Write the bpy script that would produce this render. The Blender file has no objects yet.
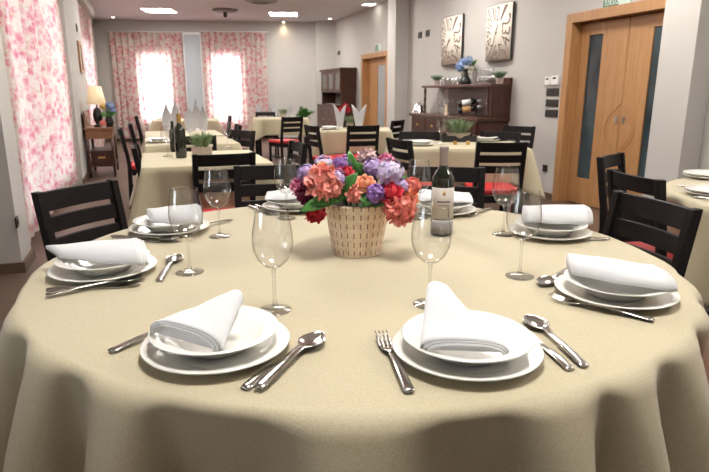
import bpy, bmesh, math, random
from mathutils import Vector, Matrix
from math import sin, cos, pi, radians as R
random.seed(7)
SC = bpy.context.scene
COL = SC.collection

# ------------------------------------------------------------------ camera
FPX, PITCH, EYE = 575.0, R(13.95), 1.226
cd = bpy.data.cameras.new('camera'); cam = bpy.data.objects.new('camera', cd); COL.objects.link(cam)
cam.location = (0, 0, EYE); cam.rotation_euler = (pi/2 - PITCH, 0, 0)
cd.sensor_width = 36; cd.lens = FPX/709*36; cd.clip_end = 100; cd.clip_start = .05
cd.dof.use_dof = True; cd.dof.focus_distance = 1.7; cd.dof.aperture_fstop = 9.0
SC.camera = cam

def ray(px, py):
    a = (px-354.5)/FPX; b = -(py-236)/FPX
    return Vector((a, cos(PITCH)+b*sin(PITCH), -sin(PITCH)+b*cos(PITCH)))
def atz(px, py, z):
    r = ray(px, py); t = (z-EYE)/r.z
    return Vector((t*r.x, t*r.y, z))
def aty(px, py, Y):
    r = ray(px, py); t = Y/r.y
    return Vector((t*r.x, Y, EYE+t*r.z))

# ------------------------------------------------------------------ mesh helpers
class MB:
    def __init__(s): s.v = []; s.f = []
    def add(s, vs, fs):
        o = len(s.v); s.v += [tuple(v) for v in vs]; s.f += [tuple(i+o for i in f) for f in fs]
    def box(s, c, size, M=None, taper=1.0):
        hx, hy, hz = size[0]/2, size[1]/2, size[2]/2
        vs = []
        for z in (-1, 1):
            k = taper if z > 0 else 1
            for y in (-1, 1):
                for x in (-1, 1):
                    p = Vector((x*hx*k, y*hy*k, z*hz))
                    if M is not None: p = M @ p
                    vs.append(p+Vector(c))
        s.add(vs, [(0,2,3,1),(4,5,7,6),(0,1,5,4),(1,3,7,5),(3,2,6,7),(2,0,4,6)])
    def span(s, x0, x1, y0, y1, z0, z1):
        s.box(((x0+x1)/2, (y0+y1)/2, (z0+z1)/2), (abs(x1-x0), abs(y1-y0), abs(z1-z0)))
    def prism(s, poly, z0, z1):
        n = len(poly); vs = [(p[0], p[1], z0) for p in poly]+[(p[0], p[1], z1) for p in poly]
        fs = [tuple(range(n-1, -1, -1)), tuple(range(n, 2*n))]
        fs += [(i, (i+1) % n, n+(i+1) % n, n+i) for i in range(n)]
        s.add(vs, fs)
    def lathe(s, prof, n=32, c=(0, 0, 0), close=False, M=None):
        vs = []; fs = []
        m = len(prof)
        for r, z in prof:
            for k in range(n):
                a = 2*pi*k/n; p = Vector((r*cos(a), r*sin(a), z))
                if M is not None: p = M @ p
                vs.append(p+Vector(c))
        for i in range(m-1 + (1 if close else 0)):
            j = (i+1) % m
            for k in range(n):
                k2 = (k+1) % n
                fs.append((i*n+k, i*n+k2, j*n+k2, j*n+k))
        if not close:
            fs.append(tuple(range(n-1, -1, -1))); fs.append(tuple((m-1)*n+k for k in range(n)))
        s.add(vs, fs)
    def tube(s, pts, rad, n=10, flat=1.0, up=Vector((0, 0, 1))):
        pts = [Vector(p) for p in pts]; m = len(pts)
        if not hasattr(rad, '__len__'): rad = [rad]*m
        vs = []; fs = []
        for i, p in enumerate(pts):
            t = (pts[min(i+1, m-1)]-pts[max(i-1, 0)]).normalized()
            u = up if abs(t.dot(up)) < .95 else Vector((1, 0, 0))
            a = t.cross(u).normalized(); b = a.cross(t).normalized()
            rr = rad[i]; ra, rb = (rr if hasattr(rr, '__len__') else (rr, rr*flat))
            for k in range(n):
                q = 2*pi*k/n; vs.append(p+a*(ra*cos(q))+b*(rb*sin(q)))
        for i in range(m-1):
            for k in range(n):
                k2 = (k+1) % n; fs.append((i*n+k, i*n+k2, (i+1)*n+k2, (i+1)*n+k))
        fs.append(tuple(range(n-1, -1, -1))); fs.append(tuple((m-1)*n+k for k in range(n)))
        s.add(vs, fs)
    def grid(s, rows, wrap=False):
        m = len(rows); n = len(rows[0]); vs = [p for r in rows for p in r]; fs = []
        for i in range(m-1):
            for k in range(n if wrap else n-1):
                k2 = (k+1) % n; fs.append((i*n+k, i*n+k2, (i+1)*n+k2, (i+1)*n+k))
        s.add(vs, fs)
    def ball(s, c, r, sx=1, sy=1, sz=1, n=12, m=8):
        prof = [(max(1e-4, r*sin(pi*i/m)), -r*cos(pi*i/m)) for i in range(m+1)]
        M = Matrix.Diagonal((sx, sy, sz))
        s.lathe(prof, n, c, M=M)
    def build(s, name, mat, parent=None, smooth=False, bevel=0, solid=0, sub=0, loc=None, rz=None, seg=2):
        me = bpy.data.meshes.new(name); me.from_pydata(s.v, [], s.f)
        bm = bmesh.new(); bm.from_mesh(me)
        bmesh.ops.remove_doubles(bm, verts=bm.verts, dist=1e-6)
        bmesh.ops.recalc_face_normals(bm, faces=bm.faces)
        bm.to_mesh(me); bm.free()
        if smooth:
            for p in me.polygons: p.use_smooth = True
        me.materials.append(mat)
        o = bpy.data.objects.new(name, me); COL.objects.link(o)
        if parent: o.parent = parent
        if loc is not None: o.location = loc
        if rz is not None: o.rotation_euler = (0, 0, rz)
        if bevel:
            b = o.modifiers.new('bevel', 'BEVEL'); b.width = bevel; b.segments = seg; b.limit_method = 'ANGLE'; b.angle_limit = R(35)
            if not smooth:
                for p in me.polygons: p.use_smooth = False
        if solid:
            q = o.modifiers.new('solid', 'SOLIDIFY'); q.thickness = solid; q.offset = 0
        if sub:
            q = o.modifiers.new('sub', 'SUBSURF'); q.levels = sub; q.render_levels = sub
        return o

def tag(o, label, cat, group=None, kind=None):
    o['label'] = label; o['category'] = cat
    if group: o['group'] = group
    if kind: o['kind'] = kind
    return o
def thing(name, label, cat, loc=(0, 0, 0), rz=0, group=None, kind=None):
    o = bpy.data.objects.new(name, None); COL.objects.link(o)
    o.location = loc; o.rotation_euler = (0, 0, rz); o.empty_display_size = .1
    return tag(o, label, cat, group, kind)
KIDS = {}
def kids(o): return [c for c in o.children]
def dup(root, loc=None, rz=None, label=None, group=None):
    def rec(o, par):
        c = o.copy(); COL.objects.link(c)
        if par: c.parent = par
        for ch in list(o.children): rec(ch, c)
        return c
    r = rec(root, None)
    if loc is not None: r.location = loc
    if rz is not None: r.rotation_euler = (0, 0, rz)
    if label: r['label'] = label
    if group: r['group'] = group
    return r

# ------------------------------------------------------------------ materials
def mat(name, col, rough=.5, metal=0, **kw):
    m = bpy.data.materials.new(name); m.use_nodes = True
    b = m.node_tree.nodes['Principled BSDF']
    b.inputs['Base Color'].default_value = (*col, 1); b.inputs['Roughness'].default_value = rough; b.inputs['Metallic'].default_value = metal
    for k, v in kw.items(): b.inputs[k].default_value = v
    return m
def N(m, t, **kw):
    n = m.node_tree.nodes.new(t)
    for k, v in kw.items():
        if k in n.inputs: n.inputs[k].default_value = v
        else: setattr(n, k, v)
    return n
def L(m, a, b): m.node_tree.links.new(a, b)
def bsdf(m): return m.node_tree.nodes['Principled BSDF']
def ramp(m, stops, interp='LINEAR'):
    r = N(m, 'ShaderNodeValToRGB'); cr = r.color_ramp; cr.interpolation = interp
    while len(cr.elements) < len(stops): cr.elements.new(.5)
    for e, (p, c) in zip(cr.elements, stops): e.position = p; e.color = (*c, 1)
    return r
def mapping(m, scale=(1, 1, 1), coord='Object', rot=(0, 0, 0)):
    t = N(m, 'ShaderNodeTexCoord'); mp = N(m, 'ShaderNodeMapping')
    mp.inputs['Scale'].default_value = scale; mp.inputs['Rotation'].default_value = rot
    L(m, t.outputs[coord], mp.inputs['Vector']); return mp.outputs['Vector']
def bump(m, h, strength=.2, dist=.01):
    b = N(m, 'ShaderNodeBump'); b.inputs['Strength'].default_value = strength; b.inputs['Distance'].default_value = dist
    L(m, h, b.inputs['Height']); L(m, b.outputs['Normal'], bsdf(m).inputs['Normal'])
def noisy(name, c0, c1, scale=8, rough=.5, stretch=(1, 1, 1), metal=0, bmp=0, detail=4, coord='Object'):
    m = mat(name, c0, rough, metal); v = mapping(m, stretch, coord)
    n = N(m, 'ShaderNodeTexNoise', Scale=scale, Detail=detail); L(m, v, n.inputs['Vector'])
    r = ramp(m, [(.3, c0), (.7, c1)]); L(m, n.outputs['Fac'], r.inputs['Fac']); L(m, r.outputs['Color'], bsdf(m).inputs['Base Color'])
    if bmp: bump(m, n.outputs['Fac'], bmp)
    return m
M = {}
M['wall'] = noisy('wall_paint', (.46, .44, .415), (.48, .46, .435), 3, .75)
M['ceil'] = noisy('ceiling_paint', (.68, .665, .69), (.70, .685, .71), 2, .8)
M['base'] = noisy('baseboard_wood', (.10, .06, .04), (.14, .085, .055), 6, .45, (1, 8, 8))
M['wenge'] = noisy('wenge_wood', (.006, .005, .0055), (.011, .009, .009), 14, .5, (1, 1, 6)); bsdf(M['wenge']).inputs['Specular IOR Level'].default_value = .18
M['red'] = noisy('red_upholstery', (.42, .012, .018), (.52, .02, .025), 30, .6, bmp=.1)
M['steel'] = mat('cutlery_steel', (.62, .60, .58), .16, 1)
M['chrome'] = mat('chrome', (.8, .8, .8), .1, 1)
M['porc'] = mat('porcelain', (.74, .725, .68), .2); bsdf(M['porc']).inputs['Specular IOR Level'].default_value = .4
M['white'] = mat('white_plastic', (.75, .75, .73), .4)
M['dark'] = mat('dark_plastic', (.03, .025, .022), .35)
M['black'] = mat('black_lacquer', (.012, .012, .013), .3)
M['glass'] = None
M['leaf'] = noisy('leaf_green', (.03, .13, .025), (.07, .22, .04), 20, .45)
M['herb'] = noisy('herb_green', (.10, .16, .07), (.22, .30, .17), 25, .7)
M['succ'] = noisy('succulent_green', (.05, .10, .05), (.12, .18, .10), 25, .6)
M['stem'] = mat('stem_green', (.06, .12, .03), .6)
M['terra'] = noisy('pot_stone', (.38, .30, .25), (.46, .38, .32), 12, .7)
M['gold'] = mat('gold_foil', (.55, .33, .10), .35, .6)
M['emit'] = None

def wood(name, c0, c1, rough=.4, axis='Z', s=3.0):
    m = mat(name, c0, rough)
    sc = {'Z': (10, 10, .8), 'Y': (10, .8, 10), 'X': (.8, 10, 10)}[axis]
    v = mapping(m, sc)
    n = N(m, 'ShaderNodeTexNoise', Scale=s, Detail=6, Distortion=1.2); L(m, v, n.inputs['Vector'])
    r = ramp(m, [(.28, c0), (.5, tuple((a+b)/2 for a, b in zip(c0, c1))), (.72, c1)])
    L(m, n.outputs['Fac'], r.inputs['Fac']); L(m, r.outputs['Color'], bsdf(m).inputs['Base Color'])
    bump(m, n.outputs['Fac'], .05)
    return m
M['oak'] = wood('honey_oak', (.34, .165, .066), (.45, .245, .105), .35, 'Z')
M['oakx'] = wood('honey_oak_cross', (.32, .155, .06), (.42, .22, .09), .35, 'Y')
M['oakdark'] = wood('oak_reveal', (.30, .135, .045), (.42, .20, .075), .4, 'Z')
M['walnut'] = wood('walnut', (.034, .011, .007), (.068, .024, .014), .35, 'Z')
M['walnutx'] = wood('walnut_cross', (.045, .015, .009), (.085, .031, .018), .3, 'Y')
M['desk'] = wood('desk_wood', (.16, .07, .03), (.24, .11, .05), .4, 'X')

def cloth_mat(name, c0, c1, sc=900):
    m = mat(name, c0, .85); bsdf(m).inputs['Sheen Weight'].default_value = .15
    v = mapping(m, (1, 1, 1))
    n = N(m, 'ShaderNodeTexNoise', Scale=260, Detail=2); L(m, v, n.inputs['Vector'])
    n2 = N(m, 'ShaderNodeTexNoise', Scale=4, Detail=3); L(m, v, n2.inputs['Vector'])
    mx = N(m, 'ShaderNodeMath', operation='ADD'); mu = N(m, 'ShaderNodeMath', operation='MULTIPLY'); mu.inputs[1].default_value = .25
    L(m, n2.outputs['Fac'], mu.inputs[0]); L(m, n.outputs['Fac'], mx.inputs[0]); L(m, mu.outputs[0], mx.inputs[1])
    r = ramp(m, [(.42, c0), (.85, c1)]); L(m, mx.outputs[0], r.inputs['Fac']); L(m, r.outputs['Color'], bsdf(m).inputs['Base Color'])
    bump(m, n.outputs['Fac'], .12, .003)
    return m
M['cloth'] = cloth_mat('tablecloth_beige', (.415, .358, .235), (.485, .425, .295))
M['napkin'] = noisy('napkin_white', (.90, .90, .91), (.94, .94, .95), 60, .8, bmp=.03)
bsdf(M['napkin']).inputs['Sheen Weight'].default_value = .2
m = M['napkin']; tl = N(m, 'ShaderNodeBsdfTranslucent'); tl.inputs['Color'].default_value = (.85, .85, .86, 1); ms = N(m, 'ShaderNodeMixShader'); ms.inputs[0].default_value = .42
oo = [n for n in m.node_tree.nodes if n.type == 'OUTPUT_MATERIAL'][0]; L(m, bsdf(m).outputs[0], ms.inputs[1]); L(m, tl.outputs[0], ms.inputs[2]); L(m, ms.outputs[0], oo.inputs['Surface'])

# floor: brown wood-look tiles
m = M['floor'] = mat('floor_tile', (.12, .08, .06), .32)
v = mapping(m, (1, 1, 1), 'Object', (0, 0, R(19.5)))
b = N(m, 'ShaderNodeTexBrick', Scale=1.0); b.inputs['Color1'].default_value = (.15, .095, .07, 1); b.inputs['Color2'].default_value = (.12, .075, .055, 1)
b.inputs['Mortar'].default_value = (.07, .05, .04, 1); b.inputs['Mortar Size'].default_value = .004; b.inputs['Brick Width'].default_value = .9; b.inputs['Row Height'].default_value = .3
L(m, v, b.inputs['Vector'])
n = N(m, 'ShaderNodeTexNoise', Scale=6, Detail=5); v2 = mapping(m, (1, 8, 1), 'Object', (0, 0, R(19.5))); L(m, v2, n.inputs['Vector'])
mx = N(m, 'ShaderNodeMix', data_type='RGBA', blend_type='MULTIPLY'); mx.inputs[0].default_value = .5
r = ramp(m, [(.3, (.6, .6, .6)), (.7, (1, 1, 1))]); L(m, n.outputs['Fac'], r.inputs['Fac'])
L(m, b.outputs['Color'], mx.inputs[6]); L(m, r.outputs['Color'], mx.inputs[7]); L(m, mx.outputs[2], bsdf(m).inputs['Base Color'])

# floral curtain fabric: pink and red blooms on off-white, lets daylight through
def curtain_mat(name, sc):
    m = bpy.data.materials.new(name); m.use_nodes = True; nt = m.node_tree; nt.nodes.clear()
    out = N(m, 'ShaderNodeOutputMaterial')
    uv = N(m, 'ShaderNodeUVMap'); mp = N(m, 'ShaderNodeMapping'); mp.inputs['Scale'].default_value = (sc, sc, 1)
    L(m, uv.outputs['UV'], mp.inputs['Vector'])
    n0 = N(m, 'ShaderNodeTexNoise', Scale=2.2, Detail=2)
    L(m, mp.outputs['Vector'], n0.inputs['Vector'])
    wv = N(m, 'ShaderNodeMix', data_type='RGBA'); wv.inputs[0].default_value = .16
    L(m, mp.outputs['Vector'], wv.inputs[6]); L(m, n0.outputs['Color'], wv.inputs[7])
    vo = N(m, 'ShaderNodeTexVoronoi', Scale=10.0); L(m, wv.outputs[2], vo.inputs['Vector'])
    n1 = N(m, 'ShaderNodeTexNoise', Scale=24, Detail=4, Distortion=.8); L(m, mp.outputs['Vector'], n1.inputs['Vector'])
    # blossoms: inside of cells, broken by noise
    a = N(m, 'ShaderNodeMath', operation='ADD'); L(m, vo.outputs['Distance'], a.inputs[0])
    k = N(m, 'ShaderNodeMath', operation='MULTIPLY'); k.inputs[1].default_value = 1.05; L(m, n1.outputs['Fac'], k.inputs[0]); L(m, k.outputs[0], a.inputs[1])
    base = (.74, .67, .61)
    r1 = ramp(m, [(0, (.56, .18, .23)), (.64, (.65, .26, .31)), (.77, (.71, .42, .44)), (.90, (.73, .55, .53)), (1.02, base)])
    ml = N(m, 'ShaderNodeMath', operation='MULTIPLY'); ml.inputs[1].default_value = .86; L(m, a.outputs[0], ml.inputs[0]); L(m, ml.outputs[0], r1.inputs['Fac'])
    n2 = N(m, 'ShaderNodeTexNoise', Scale=10, Detail=3, Distortion=1.5)
    mp2 = N(m, 'ShaderNodeMapping'); mp2.inputs['Scale'].default_value = (sc, sc, 1); mp2.inputs['Location'].default_value = (7.3, 2.1, 0); L(m, uv.outputs['UV'], mp2.inputs['Vector']); L(m, mp2.outputs['Vector'], n2.inputs['Vector'])
    r2 = ramp(m, [(.60, (0, 0, 0)), (.66, (1, 1, 1))]); L(m, n2.outputs['Fac'], r2.inputs['Fac'])
    mxx = N(m, 'ShaderNodeMix', data_type='RGBA'); L(m, r2.outputs['Color'], mxx.inputs[0]); L(m, r1.outputs['Color'], mxx.inputs[6]); mxx.inputs[7].default_value = (.62, .52, .42, 1)
    d = N(m, 'ShaderNodeBsdfDiffuse'); t = N(m, 'ShaderNodeBsdfTranslucent'); ms = N(m, 'ShaderNodeMixShader'); ms.inputs[0].default_value = .42
    L(m, mxx.outputs[2], d.inputs['Color']); L(m, mxx.outputs[2], t.inputs['Color'])
    L(m, d.outputs[0], ms.inputs[1]); L(m, t.outputs[0], ms.inputs[2]); L(m, ms.outputs[0], out.inputs['Surface'])
    return m
M['curtain'] = curtain_mat('floral_curtain', 1.0)

# window glass: plain pane
m = M['pane'] = bpy.data.materials.new('window_pane'); m.use_nodes = True; m.node_tree.nodes.clear()
o_ = N(m, 'ShaderNodeOutputMaterial'); tr = N(m, 'ShaderNodeBsdfTransparent'); gl = N(m, 'ShaderNodeBsdfGlossy'); gl.inputs['Roughness'].default_value = .02
lw = N(m, 'ShaderNodeLayerWeight', Blend=.5); fr = ramp(m, [(0, (.03,)*3), (.7, (.08,)*3), (1, (.6,)*3)]); L(m, lw.outputs['Facing'], fr.inputs['Fac']); ms = N(m, 'ShaderNodeMixShader')
L(m, fr.outputs[0], ms.inputs[0]); L(m, tr.outputs[0], ms.inputs[1]); L(m, gl.outputs[0], ms.inputs[2]); L(m, ms.outputs[0], o_.inputs['Surface'])
m = M['glass'] = bpy.data.materials.new('clear_glass'); m.use_nodes = True; m.node_tree.nodes.clear()
o_ = N(m, 'ShaderNodeOutputMaterial'); tr = N(m, 'ShaderNodeBsdfTransparent'); gl = N(m, 'ShaderNodeBsdfGlossy'); gl.inputs['Roughness'].default_value = .03
lw = N(m, 'ShaderNodeLayerWeight', Blend=.5); rc = ramp(m, [(0, (.98, .98, .98)), (.5, (.95, .95, .945)), (.78, (.76, .76, .75)), (1, (.22, .22, .21))]); L(m, lw.outputs['Facing'], rc.inputs['Fac']); L(m, rc.outputs['Color'], tr.inputs['Color'])
fr = ramp(m, [(0, (.09,)*3), (.5, (.14,)*3), (.8, (.38,)*3), (1, (.8,)*3)]); L(m, lw.outputs['Facing'], fr.inputs['Fac']); ms = N(m, 'ShaderNodeMixShader')
L(m, fr.outputs[0], ms.inputs[0]); L(m, tr.outputs[0], ms.inputs[1]); L(m, gl.outputs[0], ms.inputs[2]); L(m, ms.outputs[0], o_.inputs['Surface'])
M['doorglass'] = noisy('door_glass', (.012, .02, .024), (.06, .085, .095), 3.0, .06, (1, 1, .6))
M['cabglass'] = mat('cabinet_glass', (.09, .085, .08), .06)
def emis(name, col, s):
    m = bpy.data.materials.new(name); m.use_nodes = True; m.node_tree.nodes.clear()
    o = N(m, 'ShaderNodeOutputMaterial'); e = N(m, 'ShaderNodeEmission'); e.inputs['Color'].default_value = (*col, 1); e.inputs['Strength'].default_value = s
    L(m, e.outputs[0], o.inputs['Surface']); return m
PANEL = 36.0
M['panel'] = emis('ceiling_light_glow', (1, .96, .90), PANEL)
M['spot'] = emis('spot_glow', (1, .85, .6), 12)

# ------------------------------------------------------------------ the room
TH = R(19.5)
D = Vector((-sin(TH), cos(TH), 0)); NR = Vector((cos(TH), sin(TH), 0))
PL = Vector((-2.464, 4.236, 0)); PR = Vector((2.351, 6.656, 0))
HC = 3.0
def LW(s, off=0, z=0): return PL+D*s+NR*off+Vector((0, 0, z))     # off > 0: into the room
def RW(s, off=0, z=0): return PR+D*s-NR*off+Vector((0, 0, z))
def swall(px, py, P, off):                                        # station and height on a wall plane
    Q = P+NR*off; r = ray(px, py)
    t = Q.dot(NR)/r.dot(NR); p = r*t
    return (p-Q).dot(D), EYE+p.z

def wall_box(mb, P, s0, s1, o0, o1, z0, z1, openings=()):
    """box along D from s0..s1, spanning offsets o0..o1 along NR, with rectangular openings"""
    M3 = Matrix.Rotation(TH, 3, 'Z')
    ss = sorted({s0, s1, *[a for q in openings for a in q[:2]]})
    for a, b in zip(ss[:-1], ss[1:]):
        zz = [(z0, z1)]
        for q in openings:
            if q[0] <= a+1e-6 and q[1] >= b-1e-6: zz = [(z0, q[2]), (q[3], z1)]
        for u, w in zz:
            if w-u > 1e-4:
                c = P+D*((a+b)/2)+NR*((o0+o1)/2); c.z = (u+w)/2
                mb.box(c, (abs(o1-o0), b-a, w-u), M3)

f = MB(); f.prism([(-9, -3.2), (6.5, -3.2), (6.5, 17.2), (-9, 17.2)], -.1, 0)
tag(f.build('floor', M['floor']), 'brown wood-look tiled floor', 'floor', kind='structure')
f = MB(); f.prism([(-9, -3.2), (6.5, -3.2), (6.5, 17.2), (-9, 17.2)], HC, HC+.1)
tag(f.build('ceiling', M['ceil']), 'flat pale ceiling with recessed panels', 'ceiling', kind='structure')

# left wall: piers at the face line, wall recessed .15 behind the curtains
REC = -.15
win1 = (.35, 3.55, .25, 2.4); win2 = (6.7, 8.9, .7, 2.2)
f = MB()
wall_box(f, PL, -.35, 12.4, REC-.25, REC, 0, HC, [win1, win2])
wall_box(f, PL, -.38, -.01, REC, 0, 0, HC)
wall_box(f, PL, 3.95, 6.05, REC, 0, 0, HC)
wall_box(f, PL, -.38, -.35, -2.2, REC-.25, 0, HC)
fill_win = (-4.4, -3.1, .9, 2.2)  # unseen window opening, added to bring soft fill light from the left front
wall_box(f, PL, -7.6, -.35, -2.2, -2.0, 0, HC, [fill_win])
wl = tag(f.build('wall_left', M['wall']), 'greige left wall with piers beside the curtains', 'wall', kind='structure')
# right wall with double door, pier by the door, pier at the far end, then the set-back far stretch
s_l, _ = swall(568.4, 16.5, PR, 0); s_c, _ = swall(617, 145, PR, .11)
DL, DC = s_l, s_c; DR = 2*DC-DL
off_p = .22
sp0, _ = swall(666, 0, PR, -off_p); sp1, _ = swall(701.7, 0, PR, -off_p)
f = MB()
door1 = (DR+.06, DL-.06, 0, 2.0)
wall_box(f, PR, -9.6, 4.25, .0, .25, 0, HC, [door1])
wall_box(f, PR, sp1, sp0, -off_p, 0, 0, HC)
wall_box(f, PR, 4.2, 4.55, -.25, .25, 0, HC)
wall_box(f, PR, DR-.1, DL+.1, .27, .3, 0, 2.2)  # added slab behind the double door, blocks outside light at its gaps
FO = .25
s2l, zt2 = swall(362, 55, PR, FO); s2r, _ = swall(388.5, 51, PR, FO)
door2 = (s2r+.08, s2l-.08, 0, zt2-.07)
wall_box(f, PR, 4.55, 10.0, FO, FO+.2, 0, HC, [door2])
wall_box(f, PR, s2r-.1, s2l+.1, FO+.22, FO+.25, 0, 2.3)  # same kind of added light-blocking slab behind the far door
wr = tag(f.build('wall_right', M['wall']), 'greige right wall with clocks and oak doors', 'wall', kind='structure')
# far wall with two windows behind the curtains
BL = Vector((-6.75, 15.13, 0)); BR = Vector((-.35, 15.764, 0)); BD = (BR-BL).normalized(); BN = Vector((BD.y, -BD.x, 0))
BANG = math.atan2(BD.y, BD.x)
def sback(px, py, off=0):
    Q = BL+BN*off; r = ray(px, py); t = Q.dot(BN)/r.dot(BN); p = r*t
    return (p-Q).dot(BD), EYE+p.z
def BW(s, off=0, z=0): return BL+BD*s+BN*off+Vector((0, 0, z))
wb = [sback(140, 55), sback(173, 120), sback(212, 55), sback(242, 120)]
f = MB(); ops = [(wb[0][0], wb[1][0], .55, 2.15), (wb[2][0], wb[3][0], .55, 2.15)]
ss = sorted({-.6, 7.0, *[a for q in ops for a in q[:2]]})
M3 = Matrix.Rotation(BANG, 3, 'Z')
for a, b_ in zip(ss[:-1], ss[1:]):
    zz = [(0, HC)]
    for q in ops:
        if q[0] <= a+1e-6 and q[1] >= b_-1e-6: zz = [(0, q[2]), (q[3], HC)]
    for u, w in zz:
        c = BW((a+b_)/2, -.12, (u+w)/2); f.box(c, (b_-a, .24, w-u), M3)
sc0, _ = sback(316, 60, .3)
f.box(BW(sc0+.3, .15, HC/2), (.6, .3, HC), M3)
tag(f.build('wall_back', M['wall']), 'greige far wall behind two floral curtains', 'wall', kind='structure')
f = MB(); f.span(-6, 6.5, -3.0, -2.8, 0, HC)
tag(f.build('wall_front', M['wall']), 'plain greige wall closing the near end of the room', 'wall', kind='structure')
# windows
m = M['dimpane'] = M['pane'].copy(); m.name = 'dimming_pane'  # darkened copy of the pane, added to dim daylight through the left-side windows
for nd_ in m.node_tree.nodes:
    if nd_.type == 'BSDF_TRANSPARENT': nd_.inputs['Color'].default_value = (.55, .565, .58, 1)
def window(i, P, q, o0, label):
    w = thing('window_%d' % i, label, 'window', P+D*((q[0]+q[1])/2)+NR*o0+Vector((0, 0, q[2])), TH, kind='structure')
    L_, H = q[1]-q[0], q[3]-q[2]; fr = MB(); t = .06
    fr.span(-.04, .04, -L_/2, L_/2, 0, t); fr.span(-.04, .04, -L_/2, L_/2, H-t, H)
    nn = max(2, int(L_/.9)+1)
    for k in range(nn+1):
        y = -L_/2+t/2+(L_-t)*k/nn; fr.span(-.04, .04, y-t/2, y+t/2, t, H-t)
    fr.build('window_frame', M['white'], w)
    p = MB(); p.span(-.004, .004, -L_/2+t, L_/2-t, t, H-t); p.build('window_glass', M['dimpane'], w)
window(1, PL, win1, REC-.15, 'wide white framed window behind the near floral curtain')
window(5, PL, fill_win, -2.1, 'unseen white framed window added at the near left for fill light')
window(2, PL, win2, REC-.15, 'white framed window behind the far left curtain')
for i, (q, nm) in enumerate(zip(ops, ('left', 'right'))):
    w = thing('window_%d' % (3+i), 'white framed window behind the %s curtain of the far wall' % nm, 'window', BW((q[0]+q[1])/2, -.15, q[2]), BANG, kind='structure')
    L_, H = q[1]-q[0], q[3]-q[2]; t = .05; fr = MB()
    fr.span(-L_/2, L_/2, -.03, .03, 0, t); fr.span(-L_/2, L_/2, -.03, .03, H-t, H)
    for x in (-L_/2+t/2, 0, L_/2-t/2): fr.span(x-t/2, x+t/2, -.03, .03, t, H-t)
    fr.build('window_frame', M['white'], w)
    p = MB(); p.span(-L_/2+t, L_/2-t, -.004, .004, t, H-t); p.build('window_glass', M['pane'], w)
# baseboards
f = MB()
wall_box(f, PR, DL+.0, 4.2, -.018, 0, 0, .075); wall_box(f, PR, sp1-.01, sp0+.01, -off_p-.018, -off_p, 0, .075); wall_box(f, PR, -9, sp1-.02, -.018, 0, 0, .075)
wall_box(f, PR, sp1-.02, sp1, -off_p-.018, 0, 0, .075)
wall_box(f, PR, 4.182, 4.2, -.268, 0, 0, .075); wall_box(f, PR, 4.2, 4.55, -.268, -.25, 0, .075)
wall_box(f, PR, 4.55, s2r, FO-.018, FO, 0, .075); wall_box(f, PR, s2l, 9, FO-.018, FO, 0, .075)
tag(f.build('baseboard_right', M['base']), 'dark brown baseboard along the right wall', 'baseboard', kind='structure')
f = MB()
wall_box(f, PL, -.4, .01, 0, .018, 0, .075); wall_box(f, PL, 3.93, 6.07, 0, .018, 0, .075); wall_box(f, PL, 6.07, 12, REC, REC+.018, 0, .075)
wall_box(f, PL, .01, 3.93, REC, REC+.018, 0, .075); wall_box(f, PL, -.398, -.38, -1.9, .018, 0, .075)
tag(f.build('baseboard_left', M['base']), 'dark brown baseboard along the left wall', 'baseboard', kind='structure')
f = MB(); f.box(BW(3.0, .009, .0375), (6.4, .018, .075), M3)
tag(f.build('baseboard_back', M['base']), 'dark brown baseboard along the far wall', 'baseboard', kind='structure')

# ------------------------------------------------------------------ doors
def door_leaf(parent, y0, y1, x, z1, gy0, gy1, gz0, gz1, hy, name='door_leaf', arc=True):
    """leaf in local coords: x = wall normal, y along the wall; a tall slot for glass"""
    f = MB(); t = .02
    f.span(x-t, x+t, y0, gy0, 0.01, z1); f.span(x-t, x+t, gy1, y1, 0.01, z1)
    f.span(x-t, x+t, gy0, gy1, 0.01, gz0); f.span(x-t, x+t, gy0, gy1, gz1, z1)
    lf = f.build(name, M['oak'], parent)
    g = MB(); g.span(x-.006, x+.006, gy0, gy1, gz0, gz1); g.build('glass_pane', M['doorglass'], lf)
    h = MB(); h.box((x-t-.004, hy, .96), (.008, .045, .075)); h.box((x-t-.009, hy, .96), (.006, .018, .05))
    h.build('door_handle', M['chrome'], lf, bevel=.002)
    return lf
d1 = thing('door_1', 'double oak door with tall narrow glass slots', 'door', RW(DC, 0), TH, kind='structure')
H1 = 2.0; hw = DL-DC
f = MB()   # casing and reveal
for sgn in (-1, 1):
    f.span(-.02, .0, sgn*(hw), sgn*(hw-.10), 0, 2.06)
    f.span(.0, .2, sgn*(hw-.06), sgn*(hw-.10), 0, 2.0)
f.span(-.02, .0, -hw+.1, hw-.1, 1.96, 2.06); f.span(0, .2, -hw+.1, hw-.1, 1.96, 2.0)
f.build('door_frame', M['oak'], d1, bevel=.004)
xl = .13; iw = hw-.10
gz0, gz1 = .30, 1.83
lf = door_leaf(d1, .004, iw-.004, xl, 1.95, iw-.335, iw-.125, gz0, gz1, .05)
rf = door_leaf(d1, -iw+.004, -.004, xl, 1.95, -iw+.11, -iw+.385, gz0, gz1, -.05)
for lfx, sg in ((lf, 1), (rf, -1)):    # routed arc round the handles
    f = MB()
    pts = [(xl-.021, sg*(.012+.19*sin(pi*k/20)), 1.12-.52*k/20) for k in range(21)]
    f.tube(pts, .005, 6)
    pts = [(xl-.021, sg*(.012+.15*sin(pi*k/20)), 1.08-.44*k/20) for k in range(21)]
    f.tube(pts, .004, 6)
    f.build('routed_groove', M['oakx'], lfx, smooth=True)
d2 = thing('door_2', 'oak door with a frosted glass strip beyond the far pier', 'door', PR+NR*FO+D*((s2l+s2r)/2), TH, kind='structure')
hw2 = (s2l-s2r)/2; f = MB()
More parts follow.
